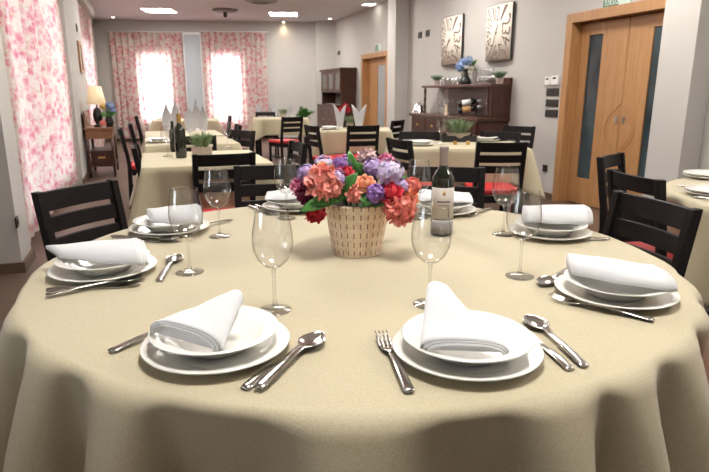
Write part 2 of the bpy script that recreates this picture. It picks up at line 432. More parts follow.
for sgn in (-1, 1):
    f.span(-.02, 0, sgn*hw2, sgn*(hw2-.1), 0, zt2); f.span(0, .18, sgn*(hw2-.08), sgn*(hw2-.1), 0, zt2-.07)
f.span(-.02, 0, -hw2+.1, hw2-.1, zt2-.1, zt2); f.span(0, .18, -hw2+.1, hw2-.1, zt2-.1, zt2-.07)
f.build('door_frame', M['oak'], d2)
lf2 = door_leaf(d2, -hw2+.1, hw2-.1, .14, zt2-.1, -.32, .12, .2, zt2-.25, hw2-.2)
for ch in lf2.children:
    if ch.name.startswith('glass_pane'):
        ch.data.materials[0] = noisy('frosted_glass', (.30, .32, .33), (.38, .40, .41), 2, .25)

# ------------------------------------------------------------------ curtains
def curtain(name, label, origin, ang, length, z0, z1, inward, pleats, group, amp=.035, seed=0, ztop=None):
    rnd = random.Random(seed); t = thing(name, label, 'curtain', origin, ang, group)
    n = int(length*60); rows = []; ph = [rnd.uniform(0, 6.28) for _ in range(4)]
    zs = [z0+(z1-z0)*k/14 for k in range(15)]
    for z in zs:
        row = []
        for k in range(n+1):
            u = k/n*length
            d = amp*(sin(2*pi*pleats*u/length+1.2*sin(3.1*u+ph[0]))+.35*sin(2*pi*pleats*1.9*u/length+ph[1]))*(1+.25*sin(2*z+ph[2]))
            row.append(Vector((u-length/2, d*inward, z-origin.z)))
        rows.append(row)
    mb = MB(); mb.grid(rows); o = mb.build('curtain_panel', M['curtain'], t, smooth=True)
    uvl = o.data.uv_layers.new(name='UVMap')
    for lp in o.data.loops:
        c = o.data.vertices[lp.vertex_index].co; uvl.data[lp.index].uv = (c.x*1.45+seed*3.7, c.z*1.3)
    rd = MB(); rd.tube([(-length/2-.06, 0, z1+.015-origin.z), (length/2+.06, 0, z1+.015-origin.z)], .012, 10)
    rd.build('curtain_rail', M['white'], t, smooth=True)
    return t
c0 = LW(.10, -.06); c1 = LW(3.88, -.06)
cm = (c0+c1)/2; cm.z = .09
curtain('curtain', 'long pink floral curtain glowing on the near left window', cm, TH+pi/2, 3.74, .09, 2.72, -1, 17, 'floral curtains', .038, 1)
s20, _ = swall(80, 20, PL, 0); s21, _ = swall(96, 60, PL, 0)
c0 = LW(6.12, -.06); c1 = LW(9.3, -.07); cm = (c0+c1)/2; cm.z = .09
curtain('curtain', 'pink floral curtain beyond the wall picture and lamp on the left wall', cm, TH+pi/2, 3.2, .09, 2.72, -1, 15, 'floral curtains', .035, 2)
for (xa, xb, lab, sd) in ((109.5, 181.5, 'pink floral curtain on the far wall, between the corner and the grey blind', 3), (201.5, 265.5, 'pink floral curtain on the far wall, right of the grey blind', 4)):
    a, za = sback(xa, 31.5, .12); b_, zb = sback(xb, 33, .12)
    cm = BW((a+b_)/2, .12, .09)
    curtain('curtain', lab, cm, BANG, b_-a, .09, (za+zb)/2, -1, 12, 'floral curtains', .03, sd)
a, za = sback(182, 32, .05); b_, zb = sback(200.5, 32, .05)
bl = thing('roller_blind', 'plain blue-grey roller blind between the far curtains', 'blind', BW((a+b_)/2, .04, .5), BANG)
w = b_-a
f = MB(); f.span(-w/2+.03, w/2-.03, -.004, .004, 0, za-.55); f.build('blind_fabric', mat('blind_grey', (.42, .46, .50), .8), bl)
f = MB(); f.span(-w/2, w/2, -.03, .03, za-.56, za-.5); f.span(w/2-.03, w/2, -.02, .02, 0, za-.56); f.span(-w/2, -w/2+.03, -.02, .02, 0, za-.56); f.build('blind_case', M['white'], bl)
# pelmet box above the second left curtain
f = MB(); f.span(-.08, .08, -1.6, 1.6, -.09, .09)
tag(f.build('curtain_pelmet', M['white'], loc=LW(7.70, -.05, 2.90), rz=TH, bevel=.01), 'white pelmet box above the far left curtain', 'pelmet')

# ------------------------------------------------------------------ ceiling fittings
pA = atz(159, 10.2, HC); pB = atz(283.5, 14, HC)
step = Vector((1.12, -3.1, 0)); pan = []
fx = None
labs = ['lit rectangular ceiling panel near the far left corner', 'lit rectangular ceiling panel left of the far wall pier']
def panel(loc, label, rz=.06):
    global fx
    if fx is None:
        fx = thing('ceiling_light', label, 'ceiling light', loc, rz, 'ceiling light panels')
        f = MB(); w = .34; t = .03
        f.span(-w, w, -w, -w+t, -.012, -.0005); f.span(-w, w, w-t, w, -.012, -.0005); f.span(-w, -w+t, -w+t, w-t, -.012, -.0005); f.span(w-t, w, -w+t, w-t, -.012, -.0005)
        f.build('frame', M['white'], fx)
        f = MB(); f.span(-w+t, w-t, -w+t, w-t, -.008, -.001); f.build('diffuser', M['panel'], fx)
        return fx
    return dup(fx, loc, rz, label)
panel(pA, labs[0]); panel(pB, labs[1])
for i, base_ in enumerate((pA, pB)):
    for k in range(1, 5):
        p = base_+step*k
        panel(p, 'ceiling light panel, number %s row nearer along the %s line' % (('one', 'two', 'three', 'four')[k-1], ('left', 'right')[i]))
p3 = atz(369, 4, HC)
t = thing('square_downlight', 'small square downlight by the far door', 'downlight', p3, TH)
f = MB(); f.span(-.13, .13, -.13, .13, -.010, -.0005); f.build('frame', M['white'], t)
f = MB(); f.span(-.11, .11, -.11, .11, -.016, -.010); f.build('diffuser', emis('downlight_glow', (1, .95, .85), 8), t)
sl = None
for (px, py, lab) in ((113, 16.5, 'small round spotlight above the left far curtain'), (283.5, 21.3, 'small round spotlight beside the lit panel by the far wall'), (330, 18, 'small round spotlight above the far corner pier')):
    p = atz(px, py, HC)
    if sl is None:
        sl = thing('spotlight', lab, 'spotlight', p, 0, 'ceiling spotlights')
        f = MB(); f.lathe([(.06, -.0005), (.06, -.015), (.045, -.02), (.045, -.0005)], 20, close=True); f.build('ring', M['white'], sl, smooth=True)
        f = MB(); f.lathe([(.001, -.006), (.043, -.006), (.03, -.022), (.001, -.026)], 20); f.build('bulb', M['spot'], sl, smooth=True)
    else: dup(sl, p, 0, lab)
# lights that the three lit spotlights throw on the far wall
for (px, py) in ((283.5, 21.3), (113, 16.5)):
    p = atz(px, py, HC); ld = bpy.data.lights.new('spot_lamp', 'SPOT'); ld.energy = 7; ld.color = (1, .8, .5); ld.spot_size = R(120); ld.spot_blend = 1; ld.shadow_soft_size = .03
    lo = bpy.data.objects.new('spot_lamp', ld); COL.objects.link(lo); lo.location = p-Vector((0, 0, .04)); lo.rotation_euler = (0, 0, 0)
p = atz(225, 9.5, HC)
t = thing('ceiling_speaker', 'dark round disc fitting on the ceiling with a small stub', 'ceiling fitting', p, 0)
f = MB(); f.lathe([(.27, -.001), (.27, -.03), (.2, -.055), (.001, -.06)], 32); f.build('disc', mat('grey_fitting', (.20, .17, .17), .5), t, smooth=True)
f = MB(); f.lathe([(.045, -.055), (.045, -.14), (.03, -.16), (.001, -.165)], 16); f.build('stub', M['dark'], t, smooth=True)
p = atz(261, .5, HC)
t = thing('ceiling_vent', 'grey round ceiling vent at the top edge of the view', 'vent', p, 0)
f = MB(); f.lathe([(.32, -.001), (.32, -.02), (.26, -.03), (.001, -.03)], 32); f.build('plate', mat('grey_vent', (.36, .33, .33), .5), t, smooth=True)
f = MB()
for r_ in (.08, .14, .2): f.lathe([(r_, -.0305), (r_, -.045), (r_+.03, -.035), (r_+.03, -.0305)], 32, close=True)
f.build('ring', mat('grey_vent_ring', (.28, .26, .26), .5), t, smooth=True)

# ------------------------------------------------------------------ chairs
CH = .855
ch = thing('dining_chair', '', 'chair', (0, 0, 0), 0, 'dark slat-back dining chairs')
def post(x, front):
    f = MB()
    if front:
        f.box((x, .20, .21), (.036, .036, .42))
    else:
        M_ = None
        pts = [(x, -.19, 0), (x, -.175, .43), (x, -.185, .55), (x, -.235, CH)]
        vs = []; fs = []
        for (a, b_, c) in pts:
            for dx, dy in ((-.017, -.02), (.017, -.02), (.017, .02), (-.017, .02)): vs.append((a+dx, b_+dy, c))
        for i in range(3):
            for k in range(4): fs.append((i*4+k, i*4+(k+1) % 4, (i+1)*4+(k+1) % 4, (i+1)*4+k))
        fs += [(3, 2, 1, 0), (12, 13, 14, 15)]
        f.add(vs, fs)
    return f
for x in (-.183, .183): post(x, False).build('leg', M['wenge'], ch, bevel=.004)
for x in (-.18, .18): post(x, True).build('leg', M['wenge'], ch, bevel=.004)
f = MB()
for x in (-.18, .18): f.span(x-.011, x+.011, -.155, .182, .36, .42)
f.span(-.162, .162, .19, .212, .36, .42); f.span(-.166, .166, -.19, -.168, .36, .42)
f.build('seat_frame', M['wenge'], ch, bevel=.003)
f = MB()
for x in (-.18, .18): f.span(x-.009, x+.009, -.16, .182, .18, .205)
f.build('stretcher', M['wenge'], ch)
f = MB(); f.span(-.2, .2, -.155, .225, .421, .47); f.build('seat', M['red'], ch, bevel=.018, seg=3)
def rail(z0, z1, crown=0):
    f = MB(); rows = []; n = 12
    def yb(z, x): return -.187-(.05*(z-.55)/(CH-.55))-.018*(1-(x/.168)**2)
    fr = []; 
    ring = []
    for k in range(n+1):
        x = -.166+.332*k/n; zt = z1+crown*(1-(x/.168)**2)
        ring.append([(x, yb(z0, x)-.009, z0), (x, yb(z0, x)+.009, z0), (x, yb(zt, x)+.009, zt), (x, yb(zt, x)-.009, zt)])
    vs = [p for r_ in ring for p in r_]; fs = []
    for i in range(n):
        for k in range(4): fs.append((i*4+k, i*4+(k+1) % 4, (i+1)*4+(k+1) % 4, (i+1)*4+k))
    fs += [(0, 1, 2, 3), (n*4+3, n*4+2, n*4+1, n*4)]
    f.add(vs, fs); return f
rail(.775, CH-.004).build('top_rail', M['wenge'], ch, bevel=.003)
rail(.69, .752).build('slat', M['wenge'], ch, bevel=.003)
rail(.605, .667).build('slat', M['wenge'], ch, bevel=.003)
first = [True]
CHAIRS = []
def put_chair(p, xdir, label, group='dark slat-back dining chairs'):
    """p: middle of the back's top edge; xdir: the chair's left-to-right, seen from behind"""
    a = math.atan2(xdir[1], xdir[0])
    org = Vector((p[0], p[1], 0))-Vector((-sin(a), cos(a), 0))*(-.235)
    if first[0]:
        first[0] = False; ch.location = org; ch.rotation_euler = (0, 0, a); ch['label'] = label; ch['group'] = group; o = ch
    else: o = dup(ch, org, a, label, group)
    CHAIRS.append((org, a)); return o
def chair_px(p1, p2, target, label, group='dark slat-back dining chairs', mid=None, heading=None):
    a = atz(*p1, CH); b_ = atz(*p2, CH); c = (a+b_)/2; x = b_-a
    if heading is not None: x = Vector((cos(R(heading)), sin(R(heading)), 0))
    y = Vector((-x.y, x.x, 0))
    if target is not None and y.dot(Vector((target[0], target[1], 0))-Vector((c.x, c.y, 0))) < 0: x = -x
    return put_chair(c, x, label, group)

TZ = .76; TC = Vector((.005, 1.647, TZ)); TR = .888
chair_px((33, 193), (115, 179), TC, 'dark slat-back chair by the near floral curtain, left of the big round table')
chair_px((616, 190), (700.7, 210), TC, 'dark slat-back chair at right of the round table, in front of two more chairs')
chair_px((404, 166), (489, 167), TC, 'dark slat-back chair behind the wine bottle on the round table', heading=172)
chair_px((232.6, 165.6), (310, 164), TC, 'dark slat-back chair behind the round table, left of the flower basket', heading=188)
put_chair((1.12, 1.02), (cos(R(60)), sin(R(60))), 'chair whose red seat shows at the lower right of the round table')
T2C = Vector((2.30, 2.58, TZ)); T2R = .80
chair_px((612, 169), (660, 179.5), T2C, 'dark curved-back chair between the round table and its neighbour by the door')
chair_px((598, 157.6), (623, 152), T2C, 'dark slat-back chair in front of the double oak door')
put_chair((2.52, 3.72), (-.97, .22), 'dark slat-back chair at the far side of the second round table, by the pier')
put_chair((2.02, 1.50), (.96, -.28), 'chair with red seat under the second round table, at the right edge')

# ------------------------------------------------------------------ main round table and cloth
def round_table(name, label, c, r, legr):
    t = thing(name, label, 'table', (c.x, c.y, 0))
    f = MB(); f.lathe([(.001, TZ-.032), (r-.05, TZ-.032), (r-.05, TZ-.006), (.001, TZ-.006)], 64); f.build('tabletop', M['walnutx'], t, bevel=.003)
    f = MB(); f.lathe([(.001, .68), (.09, .68), (.07, .62), (.055, .5), (.055, .12), (.07, .06), (.001, .06)], 24); f.lathe([(.001, .68), (.3, .68), (.3, .7245), (.001, .7245)], 24); f.build('pedestal', M['wenge'], t, smooth=False)
    for k in range(4):
        a = pi/4+k*pi/2; f = MB(); f.tube([(.04*cos(a), .04*sin(a), .12), (legr*.6*cos(a), legr*.6*sin(a), .07), (legr*cos(a), legr*sin(a), .03)], [.04, .032, .028], 10); f.build('leg', M['wenge'], t, smooth=True)
    return t
def round_cloth(name, label, c, r, drop, ridges, lean0, lean1, push, group, n=360, seed=1, valley=.03):
    """ridges: angles (deg) where the hanging cloth stands out in a fold"""
    rnd = random.Random(seed)
    rows = []
    for k in range(12): rows.append([(max(1e-3, (r-.03)*k/11), 0.0, 'top')])
    def ridge_fn(a):
        best = 9; s0 = 0
        for (g, w) in ridges:
            d = abs((a-g+180) % 360-180); best = min(best, d/w)
        return best
    mb = MB(); allrows = []
    for k in range(12):
        rr = max(1e-3, (r-.02)*k/11); row = []
        for j in range(n):
            a = 2*pi*j/n; row.append(Vector((rr*cos(a), rr*sin(a), 0)))
        allrows.append(row)
    steps = 22
    br = .02
    gs = []
    for j in range(n):
        adeg = j*360/n; x = ridge_fn(adeg)
        # 1 on a ridge, 0 in the hollow between ridges
        gs.append(0 if x > 1 else .5+.5*cos(pi*max(0, (x-.12)/.88)))
    wob = [rnd.uniform(0, 6.28) for _ in range(6)]
    for i in range(1, steps+1):
        row = []
        for j in range(n):
            a = 2*pi*j/n; adeg = j*360/n; g = gs[j]
            if i <= 5:
                q = pi/2*i/5; lean = lean0+(lean1-lean0)*g
                brr = br*(.8+1.3*g)
                q *= (1-.5*lean/1.2)
                rr = r-.02+brr*sin(q)-(br*1.2*g)*.0; z = -brr*(1-cos(q))
                rr -= (0)
            else:
                s = (i-5)/(steps-5)*drop; lean = lean0+(lean1-lean0)*g
                brr = br*(.8+1.3*g); q = pi/2*(1-.5*lean/1.2)
                prof = s-.0*s*s
                rr = r-.02+brr*sin(q)+prof*sin(lean)*(1-.35*s/drop)
                z = -brr*(1-cos(q))-s*cos(lean*(1-.3*s/drop))
                rr += .010*sin(14*a+wob[0])*s/drop+.004*sin(37*a+wob[1]+4*s)*s/drop
                for (pa, pw, pd) in push:
                    d = abs((adeg-pa+180) % 360-180)
                    if d < pw:
                        e = .5+.5*cos(pi*d/pw)
                        lim = min(1, max(0, s/.22))
                        rr -= pd*e*lim
            row.append(Vector((rr*cos(a), rr*sin(a), z)))
        allrows.append(row)
    mb.grid(allrows, wrap=True)
    o = mb.build(name, M['cloth'], None, smooth=True, solid=.002)
    o.location = (c.x, c.y, TZ); return tag(o, label, 'tablecloth', group)
round_table('round_dining_table', 'big round table hidden under the beige cloth in front', TC, TR, .5)
rd = []
for px, py, w in ((104, 395, 7), (352, 440, 10), (563, 398, 7), (632, 372, 6)):
    p = atz(px, py, TZ); rd.append((math.degrees(math.atan2(p.y-TC.y, p.x-TC.x)), w))
MAINRIDGE = rd+[(-44, 7), (-31, 7), (-18, 7), (-5, 7), (20, 12), (48, 12), (75, 12), (105, 13), (132, 12), (160, 12), (185, 12), (-147, 8), (-131, 7)]
round_cloth('tablecloth', 'large beige cloth draped over the round table in front', TC, TR, .39, MAINRIDGE, -.13, .42,
            [(17, 20, .20), (68, 22, .12), (110, 22, .10), (145, 20, .16), (-29, 14, .10)], 'beige tablecloths')
round_table('round_dining_table', 'round table by the right pier, under a beige cloth', T2C, T2R, .45)
round_cloth('tablecloth', 'beige cloth on the second round table beside the right pier', T2C, T2R, .40,
            [(a, 14) for a in range(-170, 190, 30)], .03, .22, [(170, 24, .2), (128, 24, .2), (82, 24, .2), (256, 24, .2)], 'beige tablecloths', 200, 4)

# ------------------------------------------------------------------ rectangular tables with cloths
def rect_table(label, clabel, c, ang, w, d, drop=.27, seed=0):
    t = thing('square_dining_table', label, 'table', (c.x, c.y, 0), ang, 'dining tables under beige cloths')
    f = MB(); f.span(-w/2+.01, w/2-.01, -d/2+.01, d/2-.01, TZ-.035, TZ-.006); f.build('tabletop', M['walnutx'], t)
    for x in (-1, 1):
        for y in (-1, 1):
            f = MB(); f.span(x*(w/2-.04), x*(w/2-.09), y*(d/2-.04), y*(d/2-.09), 0, TZ-.0355); f.build('leg', M['wenge'], t)
    rnd = random.Random(seed); mb = MB(); n = 160; rows = []
    def outline(j, inset):
        # walk round the rectangle; returns point, outward normal, cornerness
        per = 2*(w+d); s = (j/n)*per; hw_, hd = w/2-inset, d/2-inset
        segs = [((-w/2, -d/2), (1, 0), w, (0, -1)), ((w/2, -d/2), (0, 1), d, (1, 0)), ((w/2, d/2), (-1, 0), w, (0, 1)), ((-w/2, d/2), (0, -1), d, (-1, 0))]
        for (p0, dr, ln, nn) in segs:
            if s <= ln+1e-9:
                x, y = p0[0]+dr[0]*s, p0[1]+dr[1]*s
                dc = min(s, ln-s); cn = max(0, 1-dc/.16)
                # normal blends to diagonal at the corner
                dg = Vector((math.copysign(1, x), math.copysign(1, y), 0)).normalized()
                nv = Vector((nn[0], nn[1], 0)).lerp(dg, cn**1.5).normalized()
                k = (hw_/(w/2), hd/(d/2))
                return Vector((x*k[0], y*k[1], 0)), nv, cn
            s -= ln
        return Vector((-w/2, -d/2, 0)), Vector((-1, -1, 0)).normalized(), 1
    for fr_ in (.001, .3, .6, .85, .96):
        row = []
        for j in range(n):
            p, nv, cn = outline(j, 0); row.append(Vector((p.x*fr_, p.y*fr_, 0)))
        rows.append(row)
    ph = rnd.uniform(0, 6)
    for i in range(0, 12):
        row = []
        for j in range(n):
            p, nv, cn = outline(j, .006)
            if i == 0: q = Vector((0, 0, 0)); q = p
            elif i == 1: q = p+nv*.006+Vector((0, 0, -.004))
            else:
                s = (i-1)/10; dd = drop*(1+.38*cn**1.3)*s
                out = .008+dd*(.05+.40*cn**2)+.012*s*sin(j/n*2*pi*9+ph)*(1-cn)
                # hollow beside the corner fold
                out -= .05*s*math.exp(-((cn-.35)/.18)**2)
                q = p+nv*max(.006, out)+Vector((0, 0, -.006-dd))
            row.append(q)
        rows.append(row)
    mb.grid(rows, wrap=True)
    o = mb.build('tablecloth', M['cloth'], None, smooth=True, solid=.002)
    o.location = (c.x, c.y, TZ); o.rotation_euler = (0, 0, ang)
    tag(o, clabel, 'tablecloth', 'beige tablecloths')
    return t
def tbl(pl, ang, w, d, label, clabel, drop=.27, seed=0):
    """pl: pixel of the front left corner of the top"""
    p = atz(*pl, TZ); a = R(ang); x = Vector((cos(a), sin(a), 0)); y = Vector((-sin(a), cos(a), 0))
    c = p+x*(w/2)+y*(d/2); rect_table(label, clabel, c, a, w, d, drop, seed); return c, x, y
cA, xA, yA = tbl((141, 168), 19.5, .86, 1.0, 'nearest table of the left row, with a dark bottle', 'beige cloth on the nearest table of the left row', .34, 1)
cB, xB, yB = tbl((145, 146), 19.5, .86, .96, 'second table of the left row, with standing napkins', 'beige cloth on the second table of the left row', .27, 2)
cB2 = cB+yB*1.2
rect_table('third table of the left row, touching the second', 'beige cloth on the third table of the left row', cB2, R(19.5), .86, .96, .27, 3)
cC, xC, yC = tbl((152, 121), 14, 1.12, .9, 'last table of the left row, in front of the far curtains', 'beige cloth on the last table before the far curtains', .3, 4)
cD, xD, yD = tbl((318, 131), 0, .94, .8, 'table before the dark hutch, with two white fan napkins', 'beige cloth on the table before the dark hutch', .28, 5)
cE, xE, yE = tbl((388, 148.5), -3, 1.24, .86, 'table in front of the sideboard, with a planter tray', 'beige cloth on the table in front of the sideboard', .30, 6)
cF, xF, yF = tbl((256, 119), 15, 1.0, .8, 'small far table in the middle, three napkins standing on it', 'beige cloth on the small far middle table', .30, 7)

chair_px((192, 154.5), (255, 152), cA, 'dark slat-back chair at the near end of the left row of tables')
chair_px((479, 142), (525, 142), cE, 'dark slat-back chair in front of the sideboard table, nearer the oak door')
chair_px((388.8, 137.5), (409, 140.5), cE, 'dark slat-back chair at the left end of the sideboard table')
chair_px((348, 125.5), (378.6, 125), cD, 'dark slat-back chair in front of the table with two fan napkins')
chair_px((282, 117), (302.7, 116.4), cF, 'dark chair with red seat facing the small far middle table')
chair_px((401, 131.2), (437.5, 131.2), None, 'dark chair behind the sideboard table, left of the plant tray', heading=180)
chair_px((485, 131.5), (516, 131.5), None, 'greyish dark chair behind the sideboard table, right of the plant tray', heading=150)
put_chair((1.93, 6.85), (cos(R(138)), sin(R(138))), 'dark slat-back chair against the wall right of the sideboard')
put_chair((.62, 8.3), (cos(R(62)), sin(R(62))), 'dark chair at the right end of the hutch-side table, beside the pier')
chair_px((307, 124.6), (315.5, 126), None, 'dark chair seen side-on at the left of the fan napkin table', heading=-64)
put_chair((-.44, 4.55), (cos(R(112)), sin(R(112))), 'chair right of the left row, its back catching the light')
chair_px((130, 147.5), (139.6, 144.5), None, 'dark chair with red seat left of the nearest row table', heading=-72)
put_chair((-2.55, 6.35), (cos(R(-68)), sin(R(-68))), 'dark chair left of the second row table, by the lamp table')
put_chair((-2.78, 7.25), (cos(R(-70)), sin(R(-70))), 'dark chair left of the third row table')
put_chair((-3.63, 9.75), (cos(R(-72)), sin(R(-72))), 'dark chair left of the last row table, before the far left curtain')
put_chair((-1.45, 5.24), (cos(R(17)), sin(R(17))), 'dark chair between the first and second tables of the left row')
put_chair((-1.17, 6.05), (cos(R(140)), sin(R(140))), 'dark chair right of the second row table, slats tilted to the light')
put_chair((-1.42, 7.15), (cos(R(108)), sin(R(108))), 'dark chair right of the third row table, seen edge-on')
put_chair((-2.12, 10.0), (cos(R(106)), sin(R(106))), 'dark chair right of the last row table, below the bright far curtain')
put_chair(cF+yF*.70-xF*.2, -xF, 'dark chair behind the small far middle table')

# ------------------------------------------------------------------ tableware prototypes
PT = TZ+.0015                      # on top of the cloth
PARK = []
def proto(name, cat, group): 
    t = thing(name, '', cat, (0, 0, 0), 0, group); t['fresh'] = 1; return t
def use(pr, loc, rz, label, group=None):
    if pr.get('fresh'):
        del pr['fresh']; pr.location = loc; pr.rotation_euler = (0, 0, rz); pr['label'] = label
        if group: pr['group'] = group
        return pr
    return dup(pr, loc, rz, label, group)
def mesh_proto(mb, name, m, cat, group, **kw):
    o = mb.build(name, m, None, **kw); tag(o, '', cat, group); o['fresh'] = 1; return o
# dinner plate, soup plate
f = MB(); f.lathe([(.001, .003), (.080, .003), (.084, 0), (.090, .002), (.134, .0165), (.1355, .0185), (.134, .0200), (.092, .0085), (.084, .0065), (.001, .0065)], 64)
plate = mesh_proto(f, 'dinner_plate', M['porc'], 'plate', 'dinner plates on the round table', smooth=True)
f = MB(); f.lathe([(.001, .003), (.054, .003), (.057, 0), (.062, .001), (.084, .025), (.116, .0395), (.1175, .0415), (.116, .0430), (.084, .0300), (.060, .0065), (.001, .006)], 64)
soup = mesh_proto(f, 'soup_plate', M['porc'], 'soup plate', 'soup plates on the dinner plates', smooth=True); soup.scale = (1, 1, .84)
# wine glass
wg = proto('wine_glass', 'wine glass', 'wine glasses on the round table'); wg.scale = (1.04, 1.04, 1.04)
f = MB(); f.lathe([(.001, .0015), (.034, .0), (.0355, .0012), (.034, .0025), (.012, .005), (.005, .012), (.001, .012)], 40); f.build('foot', M['glass'], wg, smooth=True)
f = MB(); f.lathe([(.001, .0122), (.0048, .0122), (.0036, .03), (.0034, .075), (.0048, .094), (.001, .094)], 20); f.build('stem', M['glass'], wg, smooth=True)
prof = [(.001, .0942), (.0050, .0945), (.018, .099), (.032, .113), (.0405, .133), (.0425, .150), (.041, .172), (.0365, .198), (.0335, .217)]
inner = [(.0323, .217), (.0353, .198), (.0398, .172), (.0413, .150), (.0393, .134), (.031, .115), (.017, .102), (.001, .0975)]
f = MB()
f.grid([[Vector((r_*cos(2*pi*k/48), r_*sin(2*pi*k/48), z)) for k in range(48)] for r_, z in prof], wrap=True)
f.lathe([(.0335+.0006*cos(k*pi/3), .217+.0006*sin(k*pi/3)) for k in range(6)], 48, close=True)
f.build('bowl', M['glass'], wg, smooth=True)
# cutlery: built along +x from the handle end to the tip; lies at z ~ 0
def handle(f, x0, x1, w0, w1, th=.0016, z0=.004, z1=.008):
    pts = []; rad = []
    for k in range(17):
        u = k/16; x = x0+(x1-x0)*u
        z = z0+(z1-z0)*(sin(u*pi*.5)**2) + .003*sin(pi*u)
        w = w0*(1-u)**1.0+w1*u
        if u < .12: w *= .72+.28*sin(u/.12*pi/2)
        if .16 < u < .22: w *= .93
        pts.append((x, 0, z)); rad.append((w, th*(1+.5*(1-u))))
    f.tube(pts, rad, 12)
fork = proto('fork', 'fork', 'cutlery on the round table'); fork.scale = (1.12, 1.15, 1.1)
f = MB(); handle(f, 0, .125, .0095, .0035); f.build('handle', M['steel'], fork, smooth=True)
f = MB(); rows = []
f.tube([(.123, 0, .009), (.132, 0, .008), (.142, 0, .006), (.155, 0, .005)], [(.0035, .0014), (.008, .0013), (.0115, .0012), (.0122, .0011)], 12)
f.build('neck', M['steel'], fork, smooth=True)
for q in range(4):
    y = -.0098+.0065*q; f = MB(); f.tube([(.152, y, .0052), (.170, y, .0065), (.185, y*.98, .0095), (.197, y*.97, .014)], [(.0021, .0011), (.0020, .001), (.0018, .0009), (.0009, .0006)], 8)
    f.build('tine', M['steel'], fork, smooth=True)
spoon = proto('spoon', 'spoon', 'cutlery on the round table'); spoon.scale = (1.13, 1.15, 1.05)
f = MB(); handle(f, 0, .14, .0095, .0035); f.build('handle', M['steel'], spoon, smooth=True)
f = MB(); rows = []
NU = 16
for side in (0, 1):
    for i in range(NU+1):
        u = i/NU; x = .135+.068*u; hw_ = .0215*(sin(pi*min(1, u*.97+.03))**.62)*(1-.12*u)+.001
        if i == 0: hw_ = .003
        row = []
        for k in range(13):
            v = -1+2*k/12; dep = .0085*(1-v*v)*sin(pi*min(1, u*.9+.08))
            row.append(Vector((x, hw_*v, .0105-dep-.001*u-(.0012 if side else 0))))
        rows.append(row)
f.grid(rows[:NU+1]); f.grid(rows[NU+1:])
# close the rim
a = rows[:NU+1]; b_ = rows[NU+1:]
for i in range(NU):
    for k in (0, 12): f.add([a[i][k], a[i+1][k], b_[i+1][k], b_[i][k]], [(0, 1, 2, 3)])
f.build('bowl', M['steel'], spoon, smooth=True)
knife = proto('knife', 'knife', 'cutlery on the round table'); knife.scale = (1.05, 1.1, 1.0)
f = MB(); handle(f, 0, .10, .0095, .006, .0025, .003, .003); f.build('handle', M['steel'], knife, smooth=True)
f = MB(); pl_ = [(.099, -.006), (.12, -.0085), (.16, -.0095), (.19, -.0075), (.207, .002), (.200, .0075), (.16, .0085), (.099, .006)]
f.prism(pl_, .0025, .0042); f.build('blade', M['steel'], knife, bevel=.0005)

def lay(pr, h, t, label, z=PT, group=None, lift=0):
    """handle end at pixel h, tip towards pixel t"""
    a = atz(*h, TZ+.004); b_ = atz(*t, TZ+.004); d = b_-a
    o = use(pr, Vector((a.x, a.y, z+lift)), math.atan2(d.y, d.x), label, group); return o

PLT = dict(FL=(-.256, .992), FR=(.204, .970), R=(.613, 1.284), RF=(.655, 1.885), fR=(.352, 2.266), fL=(-.245, 2.335), LF=(-.640, 1.945), L=(-.668, 1.468))
PN = dict(FL='at the near left of the round table', FR='between fork and spoon at the near right',
          R='at the right edge of the round table', RF='on the right, below the oak door',
          fR='behind the wine bottle', fL='at the far side, left of the flower basket', LF='at the far left, beside the dark chair', L='at the left edge of the round table')
for k, (x, y) in PLT.items():
    use(plate, Vector((x, y, PT)), random.uniform(0, 6), 'white dinner plate '+PN[k])
    use(soup, Vector((x+random.uniform(-.004, .004), y+random.uniform(-.004, .004), PT+.0082)), random.uniform(0, 6), 'white soup plate with wide rim '+PN[k])
GL = dict(FL=((275, 311), 'wine glass left of centre at the front, in front of the flower basket'), FR=((429, 305), 'wine glass at the front, overlapping the wine bottle'),
          L=((190, 273), 'wine glass right of the leftmost place setting'), LF=((220, 237), 'wine glass at the back left, before the dark chair of the left row'),
          fL=((287, 219), 'wine glass behind the left side of the flowers'), fR=((418, 219), 'wine glass between the flowers and the wine bottle'),
          RF=((503, 235), 'wine glass right of the wine bottle, the farther of two'), R=((519.5, 277), 'wine glass on the right, before the plate under the oak door'))
for k, (p, lab) in GL.items():
    q = atz(*p, TZ); use(wg, Vector((q.x, q.y, PT)), random.uniform(0, 6), 'empty '+lab)

# cutlery on the round table
lay(fork, (110, 352), (152, 336), 'fork half hidden under the plate at the near left')
lay(knife, (244, 389), (303, 346), 'knife beside the spoon at the near left setting')
lay(spoon, (258, 391), (321, 337), 'spoon with shiny bowl lying over the knife at the near left', lift=.004)
lay(fork, (410, 393), (376, 328), 'fork with raised tines left of the near right plate')
lay(spoon, (585, 367), (522, 313), 'spoon right of the near right plate')
lay(knife, (571, 370), (530, 336), 'knife between the near right plate and its spoon')
lay(fork, (654, 321), (553, 299), 'fork in front of the rightmost plate')
lay(spoon, (575, 266), (533, 291), 'spoon behind the rightmost plate, its bowl to the left')
lay(knife, (47, 290), (145, 285), 'knife in front of the leftmost plate')
lay(spoon, (46, 297), (132, 281), 'spoon lying on the knife before the leftmost plate', lift=.003)
lay(fork, (61, 255), (153, 250), 'fork behind the leftmost plate, only its tines showing')
lay(spoon, (159, 281), (177, 257), 'spoon pointing away from the near left plate towards a glass')
lay(knife, (112, 236), (168, 243), 'knife before the plate at the far left')
lay(spoon, (113, 239), (160, 240.5), 'spoon before the plate at the far left', lift=.003)
lay(fork, (232, 220), (207, 226), 'fork right of the far left plate, behind a glass')
lay(fork, (609, 239), (556, 241), 'fork before the plate under the oak door')
lay(fork, (490, 208.5), (470, 216), 'fork at the right of the plate behind the wine bottle')
